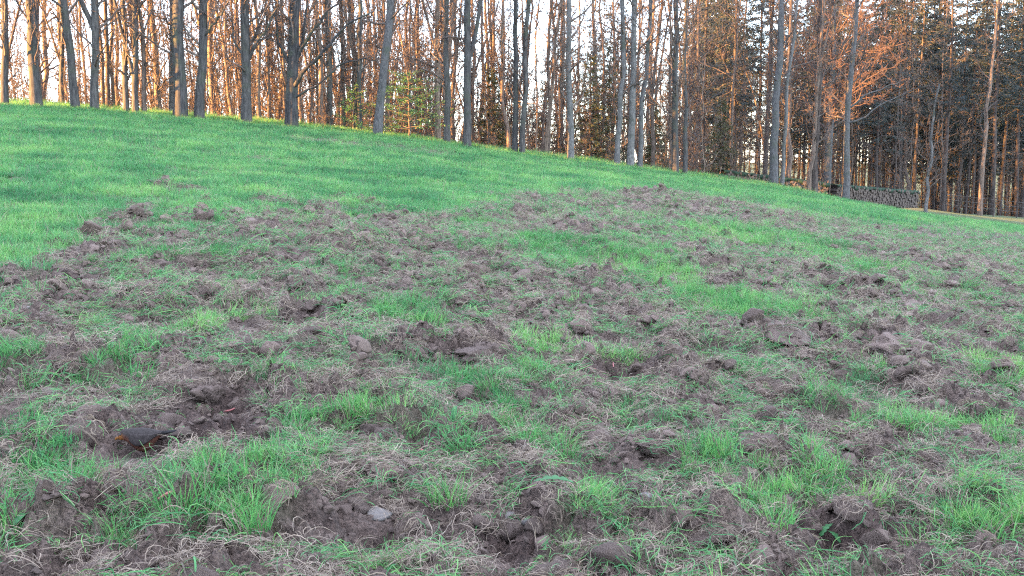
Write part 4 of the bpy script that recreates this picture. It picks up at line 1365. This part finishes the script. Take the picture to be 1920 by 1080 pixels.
# ---- large clods
def build_clods():
    C = [  # px, py, half width px, flatness, label
     (30, 625, 36, .8, "big dark clod cut by the left picture edge"),
     (105, 515, 34, .6, "dark clod over the pit at the left, below the green meadow"),
     (130, 700, 38, .7, "dark sod left above the bird's hollow"),
     (70, 560, 22, .6, "small clod right above the big clod at the left edge"),
     (330, 745, 26, .7, "lumpy clod on the back rim of the bird's hollow"),
     (395, 735, 30, .7, "rough clod on the back rim, right of the lumpy one"),
     (600, 660, 20, .8, "single dark clod left of the upright turf block"),
     (668, 698, 12, 1.3, "upright narrow turf block in the middle distance"),
     (775, 665, 30, .6, "flat dark clod right of the upright turf block"),
     (560, 535, 26, .7, "round-backed clod left of the big earth mound"),
     (640, 475, 30, .8, "topmost lump on the big earth mound"),
     (605, 405, 16, .8, "clod at the far rim of the rooted patch, above the big mound"),
     (200, 415, 14, .7, "lone clod in the green at the far left rim"),
     (222, 470, 22, .5, "flat clod in grass left of the middle, near the far rim"),
     (460, 572, 16, .8, "small upright clod in the left middle distance"),
     (660, 592, 40, .45, "overturned flat sod left of the large bright tussock"),
     (870, 565, 48, .45, "overturned flat sod right of the large bright tussock"),
     (905, 660, 42, .5, "broad rough clod in the middle of the picture"),
     (1240, 612, 30, .6, "dark hollowed clod right of the middle"),
     (1480, 640, 44, .5, "broad pale clod below the long green strip"),
     (1690, 650, 60, .45, "widest clod at the right, brown and crumbly"),
     (1815, 612, 34, .6, "brown clod at the right, above the widest one"),
     (940, 832, 22, .8, "small crumbly clod between the green tussocks in the middle"),
     (1010, 905, 36, .8, "grey clod with a smooth face in the middle foreground"),
     (1100, 805, 30, .6, "turf clod with hanging roots right of the three tussocks"),
     (1235, 850, 46, .45, "low broad clod in the foreground right of the middle"),
     (1425, 850, 42, .5, "grey-brown clod in the foreground, second from the low broad one"),
     (1742, 745, 36, .6, "tilted clod up left of the round brown clod"),
     (1825, 770, 34, .9, "round brown clod near the right edge"),
     (1845, 815, 22, .8, "small clod right below the round brown clod"),
     (1800, 835, 26, .8, "clod with a cleft below the round brown clod"),
     (1710, 935, 18, 1.4, "upright clod standing on edge in the right foreground"),
     (1590, 990, 40, .6, "large wet clod over the dark pit at the bottom right"),
     (1655, 985, 26, .7, "crumbly clod right beside the large wet one"),
     (1330, 1005, 52, .5, "long grey clod at the bottom edge right of the middle"),
     (300, 965, 26, .8, "round crumbly clod at the bottom left under the tussocks"),
     (340, 985, 22, .7, "smaller crumbly clod touching the round one at the bottom left"),
     (110, 955, 36, .5, "dark flat clod in the bottom left corner"),
     (720, 880, 44, .45, "broad clod left of the upright foreground tussock"),
     (1310, 720, 26, .7, "dark shaggy clod above the foreground pit on the right"),
     (1050, 690, 20, .7, "shaggy turf clod at the left end of the bare strip"),
     (850, 378, 9, .9, "tiny lone clod in the green beyond the far rim"),
     (300, 352, 16, .5, "flat dark clod far out in the green meadow"),
     (30, 340, 10, .6, "tiny dark clod at the left edge far out in the green"),
    ]
    rnd = random.Random(12)
    caps = []
    for k in range(5):
        V, Q, A = straw_cap(1500 + k, 90)
        caps.append(mesh_np("straw_cap", V, Q, MAT["grass"], True, A))
    for i, (px, py, hw, fl, lab) in enumerate(C):
        x, y, z = on_ground(px, py)
        V, T = clod_arrays(2000 + i * 13, 4 if hw > 14 else 3, 2.0)
        r = hw / px_per_m(y)
        oc = obj("earth_clod", mesh_np("earth_clod", V, T, MAT["clod"], False), label=lab, category="clod", group="clods of dug-up earth", loc=(x, y, z - r * fl * .12), rot=(rnd.uniform(-.25, .25), rnd.uniform(-.25, .25), rnd.uniform(0, 6.28)), scale=(r, r, r * fl * 1.2))
        if i % 6 != 5:
            obj("straw_cap", caps[i % 5], oc, rot=(0, 0, rnd.uniform(0, 6.28)))
build_clods()

# ---- stones, leaves, worms
MAT["stone"] = plain("pale_stone", (.105, .093, .082), .7, .3, .25, 30)
MAT["slate"] = plain("grey_stone", (.075, .066, .060), .6, .35, .25, 25)
MAT["leaf"] = plain("green_leaf", (.028, .095, .032), .6, .2, .2, 60)
MAT["dry_leaf"] = plain("dry_leaf", (.20, .12, .07), .7, .2, .3, 60)
MAT["worm"] = plain("worm_skin", (.25, .085, .08), .6, .2, .15, 80)
MAT["petal"] = plain("white_petal", (.7, .7, .72), .6, .2, .1, 60)
def build_small():
    rnd = random.Random(31)
    S = [(710, 968, 25, "stone", .3, "pale flat stone at the bottom, left of the dark pit"), (955, 972, 15, "stone", .32, "pale grey stone in the dark pit at the bottom middle"),
         (986, 988, 10, "slate", .7, "small dark stone right next to the pale one in the pit"), (1213, 936, 15, "slate", .25, "flat grey stone slab in the foreground right of the middle"),
         (1888, 932, 9, "stone", .8, "small pale stone near the right edge at the bottom"), (1375, 965, 7, "stone", .7, "tiny pale stone left of the bottom tussock on the right"),
         (50, 603, 7, "stone", .7, "tiny pale stone near the big clod at the left edge"),
         (400, 535, 7, "stone", .5, "tiny pale stone in the left middle distance"), (1470, 788, 8, "stone", .5, "tiny pale stone in the withered grass on the right")]
    for i, (px, py, hw, m, fl, lab) in enumerate(S):
        x, y, z = on_ground(px, py)
        V, T = ico(2)
        n = V / np.linalg.norm(V, axis=1, keepdims=True)
        d = 1 + .42 * noise3(n, 1.4, 50 + i * 3) + .16 * noise3(n, 3.5, 80 + i)
        V = n * d[:, None]
        V = np.sign(V) * np.abs(V) ** .85                  # flattened facets
        r = hw / px_per_m(y)
        obj("stone", mesh_np("stone", V, T, MAT[m], False), label=lab, category="stone", group="stones in the soil", loc=(x, y, z + r * fl * .12 + .004), rot=(rnd.uniform(-.2, .3), rnd.uniform(-.2, .2), rnd.uniform(0, 6.28)), scale=(r, r * .8, r * fl))
    # worms
    W = [(190, 792, .10, "thin pink worm on bare soil left of the bird"), (432, 768, .06, "short pink worm on the back wall of the bird's hollow"), (312, 962, .06, "pink worm on the round crumbly clod at the bottom left"),
         (1150, 692, .14, "long pink worm in the bare strip right of the middle"), (1115, 700, .05, "short pink worm at the left end of the bare strip"), (795, 850, .06, "pink worm on the broad clod in the foreground"), (545, 708, .06, "small pink worm behind the hollow's right end")]
    for i, (px, py, L, lab) in enumerate(W):
        x, y, z = on_ground(px, py)
        a = rnd.uniform(-.5, .9)
        pts, rad = [], []
        for k in range(9):
            f = k / 8
            a += rnd.gauss(0, .28)
            pts.append(Vector((x + (f - .5) * L * math.cos(.3 + .4 * i), y + (f - .5) * L * math.sin(.3 + .4 * i) + .008 * math.sin(a * 4), 0)))
            rad.append(.0042 * (1 - .6 * abs(2 * f - 1) ** 3))
        hs = sorted(gz(p.x, p.y) for p in pts); zm = hs[6]
        for p in pts: p.z = zm + .012 + .006 * math.sin(p.x * 60)
        base = pts[4].copy()
        tb = Tubes(); tb.add([p - base for p in pts], rad, 7)
        obj("earthworm", tb.mesh("earthworm", MAT["worm"]), label=lab, category="worm", group="pink worms on the soil", loc=base)
    # broad leaves
    def leaf_mesh(L, W, lobes, mat, seed):
        rn = random.Random(seed); n = 14
        V = []
        for k in range(n + 1):
            f = k / n
            w = W * math.sin(math.pi * min(1, f * .92 + .06)) ** .8 * (1 - (.55 if lobes and k % 3 == 0 else 0))
            zc = L * .35 * math.sin(f * 2.2) * .6
            xo = L * f
            V += [(xo - (.25 * w if lobes else 0), -w, zc + .25 * w), (xo, 0, zc), (xo - (.25 * w if lobes else 0), w, zc + .25 * w)]
        Fq = []
        for k in range(n):
            Fq += [(3 * k, 3 * k + 1, 3 * k + 4, 3 * k + 3), (3 * k + 1, 3 * k + 2, 3 * k + 5, 3 * k + 4)]
        return mesh_np("leaf", V, np.array(Fq), mat)
    Lf = [(1000, 952, .15, .018, True, "leaf", -.3, "toothed dandelion leaf lying over the dark pit at the bottom middle"), (850, 792, .08, .014, False, "leaf", 1.4, "pointed green dock leaf left of the three tussocks"), (1040, 780, .05, .018, False, "leaf", .4, "small round pale green leaf right of the three tussocks"),
          (395, 890, .08, .03, False, "leaf", .2, "broad green leaf leaning behind the upright tussock before the bird"), (395, 905, .07, .028, False, "dry_leaf", -.6, "curled brown leaf under the broad green leaf before the bird"), (28, 995, .07, .02, False, "leaf", 1.2, "oval green leaf in the bottom left corner"),
          (1540, 985, .07, .02, True, "leaf", .5, "green herb leaf in the dark pit at the bottom right"), (1575, 1000, .06, .018, True, "leaf", 2.2, "second herb leaf in the dark pit at the bottom right, further right"), (890, 700, .06, .016, False, "leaf", .9, "small green leaf before the small bright tussock")]
    for i, (px, py, L, Wd, lo, m, rz, lab) in enumerate(Lf):
        x, y, z = on_ground(px, py)
        o = obj("leaf", leaf_mesh(L, Wd, lo, MAT[m], i), label=lab, category="leaf", group="single broad leaves", loc=(x, y, z + .02), rot=(rnd.uniform(-.3, .3), rnd.uniform(-.5, .1), rz))
        o.modifiers.new("thickness", 'SOLIDIFY').thickness = .0012
build_small()

# ---- the bird
def build_bird():
    x, y, z = on_ground(266, 853)
    root = bpy.data.objects.new("bird", None); link(root)
    root.location = (x, y, z + .003)
    root.rotation_euler = (0, 0, math.radians(-6))
    root.scale = (1.0, 1.08, 1.17)
    root["label"] = "dark thrush-sized bird with rusty belly and orange-brown face, feeding in the hollow"
    root["category"] = "bird"
    st = [(-.1010, .0760, .0035, .0040), (-.0965, .0785, .0085, .0090), (-.0890, .0835, .0145, .0150), (-.0780, .0880, .0190, .0200), (-.0650, .0890, .0205, .0225), (-.0510, .0850, .0215, .0255), (-.0340, .0790, .0265, .0335), (-.0140, .0730, .0325, .0420),
          (.0060, .0705, .0355, .0455), (.0260, .0730, .0340, .0425), (.0430, .0785, .0290, .0350), (.0580, .0850, .0225, .0255), (.0710, .0905, .0165, .0175), (.0830, .0945, .0130, .0115), (.0960, .0980, .0130, .0075), (.1130, .1015, .0150, .0055), (.1310, .1045, .0175, .0042), (.1450, .1065, .0185, .0032), (.1490, .1070, .0150, .0020)]
    n = 20
    V, Cc = [], []
    for (sx, zc, hw, hh) in st:
        for k in range(n):
            a = 2 * math.pi * k / n
            py_ = hw * math.cos(a); pz = zc + hh * math.sin(a)
            V.append((sx, py_, pz))
            up = math.sin(a)
            back = np.array([.036, .031, .029]); belly = np.array([.088, .038, .026]); face = np.array([.20, .080, .025])
            t = float(sstep(.25, -.25, np.array(up + .0)))
            c = back * (1 - t) + belly * t
            if sx > .085: c = np.array([.013, .012, .012])
            f = float(sstep(-.062, -.080, np.array(sx))) * float(sstep(.55, -.1, np.array(up)))
            c = c * (1 - f) + face * f
            Cc.append(c)
    V.append((-.1020, 0, .0757)); Cc.append(np.array([.15, .06, .02])); V.append((.1500, 0, .1072)); Cc.append(np.array([.013, .012, .012]))
    Q = [(i * n + k, (i + 1) * n + k, (i + 1) * n + (k + 1) % n, i * n + (k + 1) % n) for i in range(len(st) - 1) for k in range(n)]
    e = len(st) * n
    T = [(e, k, (k + 1) % n) for k in range(n)] + [(e + 1, (len(st) - 1) * n + (k + 1) % n, (len(st) - 1) * n + k) for k in range(n)]
    MAT["plumage"] = plain("plumage", (1, 1, 1), .9, .06, .35, 160, "col")
    me = mesh_np("body", V, [np.array(Q), np.array(T)], MAT["plumage"], True, {"col": np.array(Cc)})
    b = obj("body", me, root)
    sd = b.modifiers.new("smooth", 'SUBSURF'); sd.levels = sd.render_levels = 1
    xs = [s_[0] for s_ in st]
    def sec(xx): return [float(np.interp(xx, xs, [s_[i] for s_ in st])) for i in (1, 2, 3)]
    MAT["wing"] = plain("wing_feathers", (.036, .030, .028), .85, .08, .4, 120)
    for side in (-1, 1):
        V = []; nu, nv = 14, 8
        for a in range(nu + 1):
            f = a / nu
            xx = -.036 + .132 * f
            zc, hw, hh = sec(min(xx, .075))
            zc2 = float(np.interp(xx, xs, [s_[1] for s_ in st]))
            top = .72 - .25 * f; bot = -.42 + .35 * f + .5 * max(0, f - .7)
            env = math.sin(math.pi * min(.97, f * .8 + .16)) ** .6
            for c in range(nv + 1):
                g = c / nv
                lv = (top + (bot - top) * g) * env + (1 - env) * .25
                yy = hw * math.sqrt(max(.05, 1 - min(.95, lv * lv))) + .0035 + .0012 * (1 if c % 2 else -1) * f
                V.append((xx, side * yy * (1 if xx < .075 else .85), zc2 + hh * lv))
        Fq = np.array([(a * (nv + 1) + c, (a + 1) * (nv + 1) + c, (a + 1) * (nv + 1) + c + 1, a * (nv + 1) + c + 1) for a in range(nu) for c in range(nv)])
        w = obj("wing", mesh_np("wing", V, Fq, MAT["wing"]), root)
        w.modifiers.new("thickness", 'SOLIDIFY').thickness = .003
        # eye
        EV, ET = ico(2)
        obj("eye", mesh_np("eye", EV * .0034, ET, MAT["eye"]), root, loc=(-.0800, side * .0180, .0930))
        # leg with toes
        tb = Tubes()
        tb.add([Vector((.004, side * .015, .040)), Vector((.010, side * .016, .024)), Vector((.002, side * .017, .002))], [.0048, .0030, .0022], 6)
        for ang in (-.5, 0, .5, math.pi):
            l = .024 if ang != math.pi else .017
            tb.add([Vector((.002, side * .017, .002)), Vector((.002 - math.cos(ang) * l * .6, side * .017 + math.sin(ang) * l * .6, .004)), Vector((.002 - math.cos(ang) * l, side * .017 + math.sin(ang) * l, -.001))], [.0018, .0016, .0007], 5)
        obj("leg", tb.mesh("leg", MAT["leg"]), root)
    # beak: two mandibles
    for dz, nm in ((.0012, "upper_beak"), (-.0022, "lower_beak")):
        tb = Tubes()
        tb.add([Vector((-.098, 0, .0775 + dz)), Vector((-.108, 0, .0735 + dz)), Vector((-.117, 0, .0685 + dz)), Vector((-.1225, 0, .0640 + dz))], [.0042, .0034, .0020, .0005], 7)
        obj(nm, tb.mesh(nm, MAT["beak"]), root)
MAT["eye"] = plain("bird_eye", (.01, .01, .01), .1, .6, .05)
MAT["leg"] = plain("bird_leg", (.045, .032, .026), .6, .3, .1)
MAT["beak"] = plain("bird_beak", (.20, .085, .022), .5, .3, .1)
build_bird()
